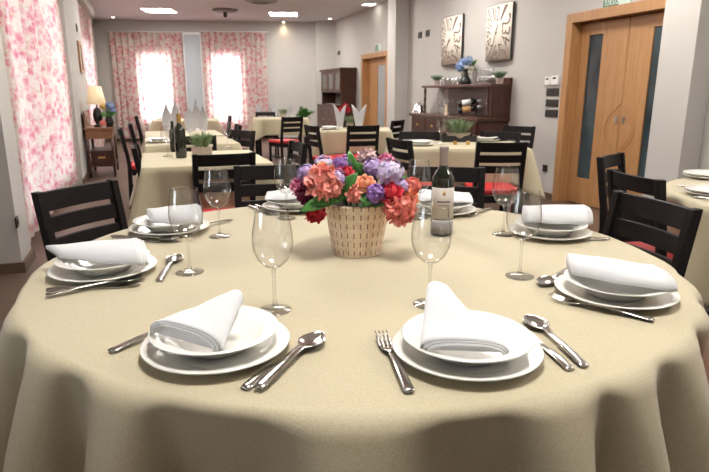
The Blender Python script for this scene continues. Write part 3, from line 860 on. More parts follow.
lay(knife, (250, 205.5), (264, 213), 'knife left of the far plate by the flowers')
lay(spoon, (256, 204.8), (272, 214), 'spoon left of the far plate by the flowers')

# ------------------------------------------------------------------ folded napkins on the plates
def napkin(label, A0, A1, h0, B0, B1, h1, layers=3, hollow=True, sag=.0, group='folded napkins on the plates', tip=0):
    """cloth folded over itself: from an open arched end (A0-A1, height h0) to a closing end (B0-B1, height h1)"""
    A0, A1, B0, B1 = map(Vector, (A0, A1, B0, B1)); f = MB()
    for l in range(layers):
        k = 1-.085*l; ins = .004*l
        rows = []
        nu = 14
        for i in range(nu+1):
            u = -.035*l+(1+.035*l)*i/nu
            p0 = A0.lerp(B0, u); p1 = A1.lerp(B1, u); h = h0+(h1-h0)*u
            mid = (p0+p1)/2; p0 = mid+(p0-mid)*k; p1 = mid+(p1-mid)*k; hh = h*k
            side = p1-p0; row = []
            for j in range(17):
                v = j/16; ang = pi*v
                # flattened, slightly skewed arch
                c = mid-side*.5*math.copysign(abs(cos(ang))**.75, cos(ang))
                z = hh*(sin(ang)**.8)
                row.append(c+Vector((0, 0, z-sag*sin(pi*u)*sin(ang)+.0012*sin(9*u+5*v))))
            rows.append(row)
        f.grid(rows)
        if l == 0:   # under-layer and closed far end
            f.grid([[r_[0], r_[-1]] for r_ in rows])
            far = rows[-1]; m_ = (far[0]+far[-1])/2
            f.add(far+[m_], [tuple(range(len(far)))+(len(far),)])
    o = f.build('folded_napkin', M['napkin'], None, smooth=True, solid=.0022)
    return tag(o, label, 'napkin', group)
Z0 = PT+.0095+.008; ZR = PT+.0082+.037
def P3(px, py, z): return atz(px, py, z)
def PY(px, py, y): return aty(px, py, y)
c = PLT['FL']
# FL: opening faces the viewer's left, tip rises at the far right
napkin('white napkin folded to a cone on the near left plate', P3(150, 331, ZR+.004), P3(222, 351, Z0+.016), .028, PY(231, 297, 1.035), PY(243, 300, 1.02), .018, sag=.004)
napkin('white napkin folded to a tall cone on the near right plate', P3(420, 349, ZR-.004), P3(509, 352, ZR-.010), .018, PY(427, 292, 1.04), PY(452, 300, 1.03), .028, sag=.004)
napkin('white napkin rolled flat with layered edge on the rightmost plate', P3(672, 292, ZR), P3(648, 271, ZR), .027, P3(571, 275, ZR+.003), P3(566, 263, ZR+.003), .036)
napkin('white napkin rolled on the leftmost plate', P3(143, 266, ZR-.004), P3(137, 247, ZR), .040, P3(60, 258, ZR+.004), P3(46, 249, ZR+.014), .016)
napkin('white napkin rolled on the far left plate', P3(200, 225, ZR), P3(197, 213, ZR), .046, P3(152, 223, ZR), P3(147, 214, ZR+.006), .028)
napkin('white napkin rolled on the plate under the oak door', P3(589, 225, ZR-.004), P3(580, 214, ZR), .046, P3(524, 222, ZR), P3(522, 215, ZR), .042)
napkin('white napkin folded low on the plate behind the wine bottle', P3(418, 201, ZR), P3(424, 194, ZR), .030, P3(473, 203, ZR), P3(468, 195, ZR), .018)
napkin('white napkin folded low on the far plate left of the flowers', P3(305, 199, ZR), P3(302, 192, ZR), .034, P3(265, 200, ZR), P3(268, 193, ZR), .012)

# ------------------------------------------------------------------ flower basket
fb = thing('flower_basket', 'wicker basket of mixed silk flowers in the middle of the round table', 'flower arrangement', (.008, 1.675, PT))
f = MB(); n = 112; nr = 22; rows = []; HB = .150
for i in range(nr+1):
    z = HB*i/nr; r0 = .073+(.098-.073)*(z/HB); row = []
    for j in range(n):
        a = 2*pi*j/n; s_ = math.copysign(1, sin(a*14)) if i % 2 else -math.copysign(1, sin(a*14))
        rr = r0+.0010*s_*abs(sin(a*14))**.5+.0008*sin(i*pi)
        row.append(Vector((rr*cos(a), rr*sin(a), z)))
    rows.append(row)
f.grid(rows, wrap=True)
m = M['wicker'] = mat('wicker', (.5, .34, .2), .6)
t_ = N(m, 'ShaderNodeTexCoord'); sp = N(m, 'ShaderNodeSeparateXYZ'); L(m, t_.outputs['Object'], sp.inputs[0])
at = N(m, 'ShaderNodeMath', operation='ARCTAN2'); L(m, sp.outputs['Y'], at.inputs[0]); L(m, sp.outputs['X'], at.inputs[1])
cx = N(m, 'ShaderNodeCombineXYZ'); mu = N(m, 'ShaderNodeMath', operation='MULTIPLY'); mu.inputs[1].default_value = 14/pi; L(m, at.outputs[0], mu.inputs[0])
mz = N(m, 'ShaderNodeMath', operation='MULTIPLY'); mz.inputs[1].default_value = nr/HB/2; L(m, sp.outputs['Z'], mz.inputs[0])
L(m, mu.outputs[0], cx.inputs['X']); L(m, mz.outputs[0], cx.inputs['Y'])
bk = N(m, 'ShaderNodeTexBrick', Scale=1); bk.offset = .5; bk.inputs['Brick Width'].default_value = 1.0; bk.inputs['Row Height'].default_value = .5; bk.inputs['Mortar Size'].default_value = .03
bk.inputs['Color1'].default_value = (.86, .71, .54, 1); bk.inputs['Color2'].default_value = (.82, .65, .48, 1); bk.inputs['Mortar'].default_value = (.60, .43, .30, 1)
L(m, cx.outputs[0], bk.inputs['Vector'])
# dark gaps between the weave: a dash every second stake
wv = N(m, 'ShaderNodeTexWave', Scale=.5); nz = N(m, 'ShaderNodeTexNoise', Scale=45, Detail=3); L(m, t_.outputs['Object'], nz.inputs['Vector'])
mixw = N(m, 'ShaderNodeMix', data_type='RGBA', blend_type='MULTIPLY'); mixw.inputs[0].default_value = .55
rw = ramp(m, [(.3, (.72, .64, .58)), (.55, (1, 1, 1))]); L(m, nz.outputs['Fac'], rw.inputs['Fac']); L(m, bk.outputs['Color'], mixw.inputs[6]); L(m, rw.outputs['Color'], mixw.inputs[7])
fx1 = N(m, 'ShaderNodeMath', operation='FRACT'); L(m, mu.outputs[0], fx1.inputs[0])
fy1 = N(m, 'ShaderNodeMath', operation='FRACT'); mz2 = N(m, 'ShaderNodeMath', operation='MULTIPLY'); mz2.inputs[1].default_value = .5; L(m, mz.outputs[0], mz2.inputs[0]); L(m, mz2.outputs[0], fy1.inputs[0])
def band(out, lo, hi):
    a = N(m, 'ShaderNodeMath', operation='GREATER_THAN'); a.inputs[1].default_value = lo; L(m, out, a.inputs[0])
    b = N(m, 'ShaderNodeMath', operation='LESS_THAN'); b.inputs[1].default_value = hi; L(m, out, b.inputs[0])
    c = N(m, 'ShaderNodeMath', operation='MULTIPLY'); L(m, a.outputs[0], c.inputs[0]); L(m, b.outputs[0], c.inputs[1]); return c
q1 = band(fx1.outputs[0], .40, .58); q2 = band(fy1.outputs[0], .22, .80); q3 = N(m, 'ShaderNodeMath', operation='MULTIPLY'); L(m, q1.outputs[0], q3.inputs[0]); L(m, q2.outputs[0], q3.inputs[1])
mxd = N(m, 'ShaderNodeMix', data_type='RGBA'); L(m, q3.outputs[0], mxd.inputs[0]); L(m, mixw.outputs[2], mxd.inputs[6]); mxd.inputs[7].default_value = (.26, .14, .09, 1)
L(m, mxd.outputs[2], bsdf(m).inputs['Base Color'])
f.lathe([(.001, 0), (.073, 0), (.073, .004), (.001, .004)], 48)
bs = f.build('basket', M['wicker'], fb, smooth=True)
f = MB(); f.lathe([(.0995-.006+.0055*cos(k*pi/4), HB+.0055*sin(k*pi/4)) for k in range(8)], 64, close=True)
f.build('rim', M['wicker'], bs, smooth=True)
f = MB(); f.lathe([(.001, HB-.02), (.0935, HB-.02), (.0935, HB-.012), (.001, HB-.005)], 40); f.build('filling', mat('dark_foam', (.02, .03, .015), .9), fb, smooth=True)

def petal_mat(name, c0, c1):
    return noisy(name, c0, c1, 40, .65)
FC = dict(salmon=petal_mat('petal_salmon', (.78, .24, .20), (.88, .46, .40)), coral=petal_mat('petal_coral', (.74, .17, .14), (.84, .36, .30)), lav=petal_mat('petal_lavender', (.36, .24, .52), (.60, .48, .72)),
          lilac=petal_mat('petal_lilac', (.46, .34, .62), (.74, .68, .78)), purple=petal_mat('petal_purple', (.20, .08, .34), (.36, .20, .50)), red=petal_mat('petal_red', (.45, .010, .025), (.62, .03, .05)),
          burg=petal_mat('petal_burgundy', (.13, .008, .04), (.24, .02, .08)), pink=petal_mat('petal_pink', (.55, .10, .24), (.72, .28, .40)), peach=petal_mat('petal_peach', (.75, .25, .12), (.85, .42, .26)),
          blush=petal_mat('petal_blush', (.72, .50, .50), (.80, .66, .62)), yellow=petal_mat('petal_yellow', (.75, .50, .12), (.8, .6, .25)))
def bloom(kind, r, seed):
    rnd = random.Random(seed); f = MB()
    def petal(c, nrm, size, curl, wdt=.75):
        nrm = nrm.normalized(); a = nrm.cross(Vector((rnd.uniform(-1, 1), rnd.uniform(-1, 1), rnd.uniform(-1, 1)))).normalized(); b = nrm.cross(a)
        vs = []; fs = []; nx, ny = 4, 4
        for i in range(ny+1):
            u = i/ny; w = wdt*size*(sin(pi*(.12+.76*u))**.7)*.5
            for j in range(nx+1):
                v = -1+2*j/nx
                p = c+a*(size*(u-.25))+b*(w*v)+nrm*(curl*size*(u*u)+.16*size*v*v*u+rnd.uniform(-.05, .05)*size*u)
                vs.append(p)
        for i in range(ny):
            for j in range(nx): q = i*(nx+1)+j; fs.append((q, q+1, q+nx+2, q+nx+1))
        f.add(vs, fs)
    f.ball((0, 0, 0), r*.62, n=10, m=6)
    if kind == 'carnation':
        for i in range(170):
            d = Vector((rnd.gauss(0, 1), rnd.gauss(0, 1), rnd.gauss(0, 1))).normalized()
            petal(d*r*rnd.uniform(.6, .85), (d+Vector((rnd.uniform(-1, 1), rnd.uniform(-1, 1), rnd.uniform(-1, 1)))*.9), r*.44, .6, .85)
    elif kind == 'hydrangea':
        for i in range(120):
            d = Vector((rnd.gauss(0, 1), rnd.gauss(0, 1), rnd.gauss(0, 1))).normalized(); c = d*r*rnd.uniform(.70, .95)
            a = d.cross(Vector((.3, .5, .8))).normalized(); b = d.cross(a)
            for k in range(4):
                q = k*pi/2+rnd.uniform(-.2, .2)+i; e = a*cos(q)+b*sin(q); s_ = r*.19; w = d.cross(e)
                f.add([c, c+e*s_*.6+w*s_*.5+d*s_*.15, c+e*s_*1.2+d*s_*.25, c+e*s_*.6-w*s_*.5+d*s_*.15], [(0, 1, 2, 3)])
    else:   # rose: overlapping cupped petals opening outward
        ax = Vector((rnd.uniform(-.3, .3), -.75, .6)).normalized(); a = ax.cross(Vector((1, 0, 0))).normalized(); b = ax.cross(a)
        for ring in range(5):
            nn = (3, 5, 6, 8, 9)[ring]; rr = r*(.16+.17*ring); ht = r*(.75-.16*ring)
            for k in range(nn):
                q = 2*pi*k/nn+ring*.7; e = a*cos(q)+b*sin(q); w = ax.cross(e); hw_ = rr*pi/nn*1.35+r*.06
                rows = []
                for i in range(5):
                    u = i/4; out_ = rr*(.75+.35*u+.25*u*u*ring/3); h_ = -r*.3+(ht+r*.3)*u-.12*r*u*u*ring/2
                    rows.append([e*out_*(1-.18*(v*v))+w*(hw_*v*sin(pi*(.2+.6*u)))+ax*h_ for v in (-1, -.5, 0, .5, 1)])
                f.grid(rows)
    return f
BL_ = [('carnation', 'salmon', 323, 183, 17, 1.585), ('hydrangea', 'lav', 307, 174, 10, 1.63), ('hydrangea', 'lav', 337, 178, 10, 1.60), ('hydrangea', 'purple', 343, 164, 10, 1.66),
       ('rose', 'red', 345, 173, 8, 1.62), ('carnation', 'burg', 309, 194, 12, 1.60), ('carnation', 'pink', 299, 187, 8, 1.63), ('carnation', 'red', 315, 212, 10, 1.575),
       ('hydrangea', 'lilac', 324, 165, 10, 1.67), ('rose', 'peach', 365, 183, 9, 1.585), ('carnation', 'salmon', 356, 194, 9, 1.59), ('carnation', 'blush', 367, 158, 9, 1.72),
       ('hydrangea', 'lav', 373, 168, 10, 1.64), ('hydrangea', 'lilac', 390, 173, 14, 1.61), ('hydrangea', 'purple', 375, 194, 11, 1.58), ('rose', 'red', 391, 192, 11, 1.575),
       ('hydrangea', 'lav', 401, 186, 8, 1.60), ('carnation', 'coral', 411, 187, 9, 1.63), ('carnation', 'coral', 400, 209, 15, 1.58), ('carnation', 'pink', 386, 162, 8, 1.70),
       ('carnation', 'peach', 408, 199, 9, 1.60), ('carnation', 'yellow', 322, 167, 5, 1.63), ('carnation', 'salmon', 312, 184, 8, 1.60), ('hydrangea', 'purple', 304, 181, 8, 1.65)]
org = Vector(fb.location)
for i, (kd, cl, px, py, rp, y) in enumerate(BL_):
    p = aty(px, py, y)-org; o = bloom(kd, rp*y/FPX*1.08, i+3).build('blossom', FC[cl], fb, smooth=True)
    o.location = p; o['label'] = {'carnation': 'ruffled ', 'hydrangea': 'clustered ', 'rose': 'cupped '}[kd]+{'lav': 'lavender', 'burg': 'burgundy'}.get(cl, cl)+' blossom'
for (kd, cl, x, y, z, r_) in (('carnation', 'coral', -.08, .09, .21, .035), ('hydrangea', 'lilac', .03, .10, .225, .036), ('rose', 'red', .11, .07, .20, .03), ('hydrangea', 'purple', -.02, .04, .245, .03), ('carnation', 'pink', -.13, .04, .19, .028)):
    o = bloom(kd, r_, 90+int(100*r_+10*x)).build('blossom', FC[cl], fb, smooth=True); o.location = (x, y, z)
def leafm(p0, p1, w, n_, bend=.02):
    f = MB(); p0 = Vector(p0); p1 = Vector(p1); d = (p1-p0); s_ = d.cross(Vector(n_)).normalized(); up = s_.cross(d).normalized(); rows = []
    for i in range(9):
        u = i/8; ww = w*sin(pi*min(1, u*.93+.07))**.8*(1-.25*u)
        rows.append([p0+d*u+s_*(ww*v)+up*(bend*sin(pi*u)+.25*abs(v)*ww) for v in (-1, -.5, 0, .5, 1)])
    f.grid(rows); return f
LV = [((352, 188), (349, 150), .030, 1.66), ((338, 198), (358, 172), .026, 1.60), ((361, 178), (352, 160), .024, 1.69), ((328, 203), (299, 212), .019, 1.555), ((332, 202), (306, 203), .018, 1.56), ((332, 202), (318, 197), .013, 1.58), ((344, 197), (326, 207), .012, 1.575),
      ((372, 205), (354, 196), .018, 1.575), ((368, 207), (395, 200), .016, 1.59), ((372, 200), (360, 208), .016, 1.57), ((395, 203), (412, 190), .014, 1.60), ((384, 190), (381, 176), .013, 1.62), ((396, 180), (409, 178), .013, 1.66), ((384, 207), (412, 202), .012, 1.595)]
for (a, b_, w, y) in LV:
    p0 = aty(*a, y+.03)-org; p1 = aty(*b_, y)-org
    leafm(p0, p1, w, (0.1, -.8, .4)).build('leaf', M['leaf'], fb, smooth=True, solid=.0008)
for k in range(12):
    a = 2*pi*k/12; f = MB(); f.tube([(.03*cos(a), .03*sin(a), HB-.012), (.05*cos(a), .05*sin(a), HB+.02), (.085*cos(a), .07*sin(a), HB+.05)], .0025, 6); f.build('stem', M['stem'], fb, smooth=True)

# ------------------------------------------------------------------ wine bottle
m = M['wineglass'] = mat('dark_bottle_glass', (.012, .016, .010), .06); bsdf(m).inputs['Coat Weight'].default_value = .6
m = M['label'] = mat('bottle_label', (.47, .42, .38), .6)
v = mapping(m, (1, 1, 1)); sp = N(m, 'ShaderNodeSeparateXYZ'); L(m, v, sp.inputs[0])
def bottle(label, p, s=1.0, lab=True, cap=(.27, .21, .19), group=None):
    t = thing('wine_bottle', label, 'bottle', p, 0, group)
    f = MB(); f.lathe([(.001, .004), (.030, .0), (.0365, .004), (.0378, .012), (.0378, .185), (.036, .200), (.028, .216), (.018, .229), (.0145, .240), (.0142, .258), (.001, .258)], 40)
    f.build('body', M['wineglass'], t, smooth=True)
    f = MB(); f.lathe([(.001, .2400), (.0149, .2400), (.0149, .292), (.0158, .293), (.0158, .3), (.0145, .302), (.001, .302)], 28)
    f.build('foil_capsule', mat('capsule', cap, .4, .2), t, smooth=False)
    if lab:
        def patch(a0, a1, z0, z1, r_, m_, nm, par):
            f = MB(); rows = [[Vector((r_*cos(a0+(a1-a0)*k/24), r_*sin(a0+(a1-a0)*k/24), z)) for k in range(25)] for z in (z0, z1)]
            f.grid(rows); return f.build(nm, m_, par, smooth=True, solid=.0003)
        lb = patch(R(195), R(345), .062, .168, .03815, M['label'], 'label', t)
        ink = mat('label_ink', (.12, .10, .10), .6); gold = mat('label_gold', (.45, .33, .12), .4)
        patch(R(262), R(278), .143, .158, .0385, gold, 'crest', lb)
        for (a0, a1, z, h, mm) in ((215, 325, .128, .0012, gold), (235, 305, .118, .006, ink), (242, 298, .108, .003, ink), (225, 315, .098, .0012, gold)):
            patch(R(a0), R(a1), z, z+h, .0385, mm, 'printed_line', lb)
        patch(R(197), R(343), .012, .05, .03815, mat('lower_label', (.20, .19, .20), .5), 'lower_label', t)
        patch(R(205), R(335), .044, .058, .0381, mat('label_band', (.42, .40, .40), .6), 'label_band', t)
    t.scale = (s, s, s); return t
q = atz(441, 235, TZ); bottle('dark wine bottle with cream label standing on the round table', Vector((q.x, q.y, PT)), .98)

# ------------------------------------------------------------------ second round table's settings
for (px, py, lab) in ((709, 178.5, 'plate at the far side of the second round table'), (717, 196, 'plate at the right edge of the second round table')):
    q = atz(px, py, TZ); use(plate, Vector((q.x, q.y, PT)), 0, 'lower white '+lab.replace('plate', 'plate of two stacked'), 'plates on the second round table')
    use(plate, Vector((q.x, q.y, PT+.0125)), 0, 'upper white '+lab.replace('plate', 'plate of two stacked'), 'plates on the second round table')
lay(knife, (678, 186), (705, 189), 'knife between the two plates on the second round table')
lay(fork, (692, 196.5), (704, 199), 'fork beside the right edge plate on the second round table')

# ------------------------------------------------------------------ things on the other tables
def fan_napkin(label, p, h=.27, w=.12, ang=0, group='standing fan napkins', kind='v'):
    """pleated napkin standing on the table, open to a V at the top"""
    f = MB(); rows = []; n = 24
    for i in range(12):
        u = i/11; row = []
        for k in range(n+1):
            v = -1+2*k/n; hw_ = w*.5*(.42+.58*u**1.1) if kind == 'v' else w*.5*(.45+.9*u)*(1-u**4)+.004
            top = h*(1-.35*(1-abs(v))**1.3) if kind == 'v' else h*(1-.22*abs(v)**1.5)
            z = top*u; y = .014*(1 if k % 2 else -1)*(.25+.75*u)+.02*(1-abs(v))*u
            row.append(Vector((hw_*v, y, z)))
        rows.append(row)
    f.grid(rows)
    f.lathe([(.001, 0), (.026, 0), (.02, .02), (.001, .03)], 14)
    o = f.build('fan_napkin', M['napkin'], None, smooth=False, solid=.002); o.location = p; o.rotation_euler = (0, 0, ang)
    return tag(o, label, 'napkin', group)
def on(px, py): q = atz(px, py, TZ); return Vector((q.x, q.y, PT))
fan_napkin('white fan napkin at the left on the table before the hutch', on(340, 128.6), .32, .17)
fan_napkin('white fan napkin at the right on the table before the hutch', on(359, 128.8), .32, .20)
for (px, py, h, w, lab) in ((168, 133, .36, .10, 'leftmost standing napkin on the left row of tables'), (177, 131, .40, .09, 'standing napkin behind the dark bottle of the left row'),
                            (190.5, 132.5, .34, .11, 'standing napkin right of the dark bottle on the left row'), (197.5, 131, .41, .09, 'tallest napkin of the three at the right of the left row'), (204, 132.5, .33, .09, 'rightmost standing napkin on the left row of tables')):
    fan_napkin('white '+lab, on(px, py), h, w*1.25, .1, kind='p')
for (px, py, h, w, lab) in ((259, 116, .26, .13, 'left of three napkins standing on the small far middle table'), (275, 116.2, .30, .18, 'middle of three napkins standing on the small far middle table'), (291, 116.2, .27, .13, 'right of three napkins standing on the small far middle table')):
    fan_napkin(lab, on(px, py), h, w, 0)
q = on(181.5, 158.2); bottle('dark bottle with gold top on the nearest table of the left row', q, 1.06, False, (.45, .27, .08))
q = on(174, 150.5); bottle('second dark bottle just behind the gold-topped one', q, .80, False, (.02, .02, .02))
def bush(f, c, h, r, n, w=.005, seed=0, lean=.6):
    rnd = random.Random(seed)
    for i in range(n):
        a = rnd.uniform(0, 2*pi); q = rnd.random()**.6*lean; L_ = h*rnd.uniform(.6, 1.0); r0 = rnd.random()*r
        p0 = Vector(c)+Vector((r0*cos(a), r0*sin(a), 0)); d = Vector((sin(q)*cos(a), sin(q)*sin(a), cos(q)))
        s_ = Vector((-sin(a), cos(a), 0))*w
        mid = p0+d*L_*.5; tip = p0+d*L_+Vector((cos(a), sin(a), -.3))*L_*.1
        f.add([p0, mid+s_, tip, mid-s_], [(0, 1, 2, 3)])
        for k in range(3):
            u = .3+.22*k; b = p0+d*L_*u; e = Vector((rnd.uniform(-1, 1), rnd.uniform(-1, 1), rnd.uniform(0, 1)))*w*3; g = Vector((rnd.uniform(-1, 1), rnd.uniform(-1, 1), 0))*w
            f.add([b, b+e*.5+g, b+e, b+e*.5-g], [(0, 1, 2, 3)])
def box_plant(label, p, w, d, h, ph, m_box, ang=0, seed=0, tray=None, pot=None):
    t = thing('potted_plant', label, 'plant', p, ang)
    if tray:
        f = MB(); f.span(-tray[0]/2, tray[0]/2, -tray[1]/2, tray[1]/2, 0, .012)
        for y in (-1, 1): f.span(-tray[0]/2, tray[0]/2, y*tray[1]/2, y*(tray[1]/2-.01), .012, tray[2])
        for x in (-1, 1): f.span(x*tray[0]/2, x*(tray[0]/2-.01), -tray[1]/2+.01, tray[1]/2-.01, .012, tray[2])
        f.build('tray', M['black'], t, bevel=.003)
    z0 = .0125 if tray else 0
    f = MB()
    if pot: f.lathe([(.001, z0), (w*.36, z0), (w*.5, z0+h), (w*.46, z0+h), (w*.44, z0+h-.012), (.001, z0+h-.012)], 28)
    else: f.box((0, 0, z0+h/2), (w, d, h))
    f.build('pot', m_box, t, bevel=0 if pot else .003, smooth=False)
    f = MB(); bush(f, (0, 0, z0+h-.012), ph, w*.36, 150, .006, seed); f.build('foliage', M['herb'], t)
    return t
box_plant('grey-green herb in a small wooden box on the left row, right of the dark bottle', on(202, 154.5), .15, .09, .06, .15, M['terra'], R(19.5), 3)
box_plant('lavender-grey herb in a pale pot on a black tray, before the sideboard', on(458, 141.5), .24, .2, .07, .19, M['terra'], 0, 4, (.33, .2, .06), True)
box_plant('small herb pot on the table before the hutch, between the fan napkins', on(350, 128.3), .11, .1, .07, .13, M['terra'], 0, 5, None, True)
box_plant('low herb pot on the small far middle table', on(283, 117), .14, .1, .06, .14, M['terra'], 0, 6, None, True)
for (px, lab) in ((455, 'left'), (468, 'right')):
    f = MB(); f.lathe([(.001, 0), (.018, 0), (.02, .03), (.014, .034), (.001, .034)], 16)
    o = f.build('salt_shaker', M['gold'], None, smooth=False); o.location = on(px, 145); tag(o, 'tiny brass-topped shaker, the %s of two before the tray' % lab, 'shaker', 'shakers on the sideboard table')
for (px, py, lab) in ((421, 145.5, 'on the sideboard table behind its left chair'), (486, 141.3, 'on the sideboard table behind the chair in front'), (160, 142.5, 'on the second table of the left row'), (330, 129.8, 'at the left of the fan napkin table')):
    use(plate, on(px, py), 0, 'white dinner plate '+lab, 'plates on the back tables'); q = on(px, py); use(soup, q+Vector((0, 0, .0082)), 0, 'white soup plate '+lab, 'plates on the back tables')
for (px, py, lab) in ((440.5, 144, 'beside the black plant tray before the sideboard'), (168, 156.5, 'left of the dark bottle on the left row'), (227.5, 148, 'at the right end of the second row table'), (446, 138, 'behind the black plant tray before the sideboard')):
    use(wg, on(px, py), 0, 'empty wine glass '+lab, 'wine glasses on the back tables')
# red flowers in a dark vase on the table before the hutch
t = thing('flower_vase', 'small dark vase of red flowers before the hutch', 'flower vase', on(344, 127.4))
f = MB(); f.lathe([(.001, 0), (.03, 0), (.045, .06), (.03, .14), (.022, .17), (.026, .18), (.001, .18)], 20); f.build('vase', M['black'], t, smooth=True)
for k, (x, y, z, r_) in enumerate(((0, 0, .25, .05), (-.05, 0, .23, .04), (.055, .01, .24, .04), (.02, -.03, .29, .04))):
    o = bloom('carnation', r_, 200+k).build('blossom', FC['red'], t, smooth=True); o.location = (x, y, z)
f = MB()
for x, y, z in ((0, 0, .25), (-.05, 0, .23), (.055, .01, .24), (.02, -.03, .29)): f.tube([(0, 0, .15), (x*.6, y*.6, .2), (x, y, z)], .003, 6)
f.build('stems', M['stem'], t)

# ------------------------------------------------------------------ sideboard
sy0, _ = swall(513, 100, PR, 0)
SL, SDp, SH = 2.05, .48, .92
sb = thing('sideboard', 'dark walnut sideboard with a raised shelf rack against the right wall', 'sideboard', RW(sy0+.04, .004, 0), TH)
# local: -x into the room, +y along the wall away from the viewer
f = MB(); f.span(-SDp+.03, 0, .02, SL-.02, .08, SH-.045); f.build('carcass', M['walnut'], sb, bevel=.004)
f = MB(); f.span(-SDp-.005, 0, -.015, SL+.015, SH-.045, SH); f.build('worktop', M['walnutx'], sb, bevel=.008)
f = MB(); f.span(-SDp+.05, 0, .05, SL-.05, .0, .0798); f.build('plinth', M['walnut'], sb)
nd = 4
for k in range(nd):
    y0 = .04+k*(SL-.08)/nd; y1 = y0+(SL-.08)/nd-.02; x = -SDp+.03
    f = MB(); f.span(x-.018, x, y0, y1, .66, .85); d_ = f.build('drawer', M['walnut'], sb, bevel=.004)
    f = MB(); f.ball((x-.03, (y0+y1)/2, .755), .016); f.build('knob', M['gold'], d_, smooth=True)
    f = MB(); w_ = .055
    f.span(x-.018, x, y0, y0+w_, .10, .64); f.span(x-.018, x, y1-w_, y1, .10, .64); f.span(x-.018, x, y0+w_, y1-w_, .10, .10+w_); f.span(x-.018, x, y0+w_, y1-w_, .64-w_, .64); f.span(x-.008, x, y0+w_, y1-w_, .1+w_, .64-w_)
    d_ = f.build('door', M['walnut'], sb, bevel=.003)
    f = MB(); f.lathe([(.001, 0), (.07, 0), (.06, .008), (.05, .004), (.03, .004), (.022, .012), (.001, .012)], 24, c=(x-.008, (y0+y1)/2, .37), M=Matrix.Rotation(-pi/2, 3, 'Y')); f.build('carved_rosette', M['walnutx'], d_, smooth=True)
    f = MB(); f.ball((x-.03, y1-.03, .42), .014); f.build('knob', M['gold'], d_, smooth=True)
f = MB()
for k in range(6): f.span(-SDp+.06, -.04, .012, .02, .12+k*.12, .23+k*.12)
f.build('side_panel', M['walnutx'], sb, bevel=.003)
f = MB(); f.span(-.028, -.004, .02, SL-.42, SH+.0005, 1.305)
f.build('back_panel', M['walnut'], sb)
f = MB(); f.span(-.31, -.0, -.01, SL-.06, 1.305, 1.342); f.build('shelf', M['walnutx'], sb, bevel=.006)
f = MB(); f.span(-.30, -.0, .0, .025, SH+.0005, 1.3045); f.build('end_panel', M['walnut'], sb)
f = MB(); f.span(-.025, 0, -.01, .75, 1.3425, 1.42); f.build('upstand', M['walnutx'], sb, bevel=.004)
for y in (.10, SL-.12):
    f = MB(); zz = [SH+.001, SH+.03, SH+.04, SH+.1, SH+.16, SH+.21, SH+.26, SH+.33, SH+.38, SH+.39, 1.304]; rr = [.028, .028, .016, .024, .014, .024, .014, .024, .016, .028, .028]
    f.lathe([(.001, zz[0])]+list(zip(rr, zz))+[(.001, zz[-1])], 18, c=(-.27, y, 0)); f.build('turned_post', M['walnut'], sb, smooth=True)
def sbw(x, y, z): return RW(sy0+.04+y, .004-x, z)     # x negative = into the room
def solve_sb(px, x, ):                                 # station along the sideboard at pixel column px for depth x
    best = None
    for k in range(0, 420):
        y = -.2+k*.006; p = sbw(x, y, 1.2); d = p-Vector((0, 0, EYE)); u = d.y*cos(PITCH)-d.z*sin(PITCH)
        e = abs(354.5+FPX*d.x/u-px)
        if best is None or e < best[0]: best = (e, y)
    return best[1]
# on the shelf
def succulent(label, p, s=1):
    t = thing('succulent_pot', label, 'plant', p, 0, 'succulents on the sideboard shelf')
    f = MB(); f.lathe([(.001, 0), (.04*s, 0), (.048*s, .07*s), (.042*s, .07*s), (.04*s, .06*s), (.001, .06*s)], 20); f.build('pot', M['terra'], t)
    f = MB(); rnd = random.Random(int(p.y*100))
    for i in range(26):
        a = i*2.4; q = .15+.9*(i/26); Lf = .13*s*(.7+.5*(i/26)); d = Vector((sin(q)*cos(a), sin(q)*sin(a), cos(q)))
        f.tube([Vector((0, 0, .058*s)), Vector((0, 0, .06*s))+d*Lf*.5, Vector((0, 0, .06*s))+d*Lf], [.007*s, .011*s, .001], 6)
    f.build('leaves', M['succ'], t, smooth=True); return t
ZS = 1.3425
succulent('small succulent in a grey pot at the left end of the sideboard shelf', sbw(-.16, solve_sb(436.5, -.16), ZS), 1.0)
succulent('small succulent in a grey pot at the right end of the sideboard shelf', sbw(-.16, solve_sb(499, -.16), ZS), 1.0)
t = thing('hydrangea_vase', 'dark vase with blue and cream hydrangeas on the sideboard shelf', 'flower vase', sbw(-.16, solve_sb(464.5, -.16), ZS))
f = MB(); f.lathe([(.001, 0), (.08, 0), (.095, .03), (.085, .07), (.05, .11), (.04, .17), (.035, .20), (.042, .21), (.001, .21)], 24); f.build('vase', M['black'], t, smooth=True)
FC['blue'] = petal_mat('petal_blue', (.11, .18, .40), (.36, .48, .70)); FC['cream'] = petal_mat('petal_cream', (.55, .52, .44), (.68, .66, .58))
for k, (cl, x, z, r_) in enumerate((('blue', -.085, .24, .075), ('blue', .03, .32, .075), ('blue', -.04, .31, .06), ('cream', .075, .22, .055), ('cream', -.03, .15, .045), ('cream', .05, .16, .04))):
    o = bloom('hydrangea', r_, 300+k).build('blossom', FC[cl], t, smooth=True); o.location = (x*cos(0), -.03+.02*k % .05, z)
for k, (a, b_) in enumerate((((.05, 0, .22), (.15, -.03, .34)), ((0, 0, .2), (.15, -.02, .2)), ((0, 0, .22), (-.12, .02, .18)))): leafm(a, b_, .03, (0, -1, .3)).build('leaf', M['leaf'], t, smooth=True, solid=.001)
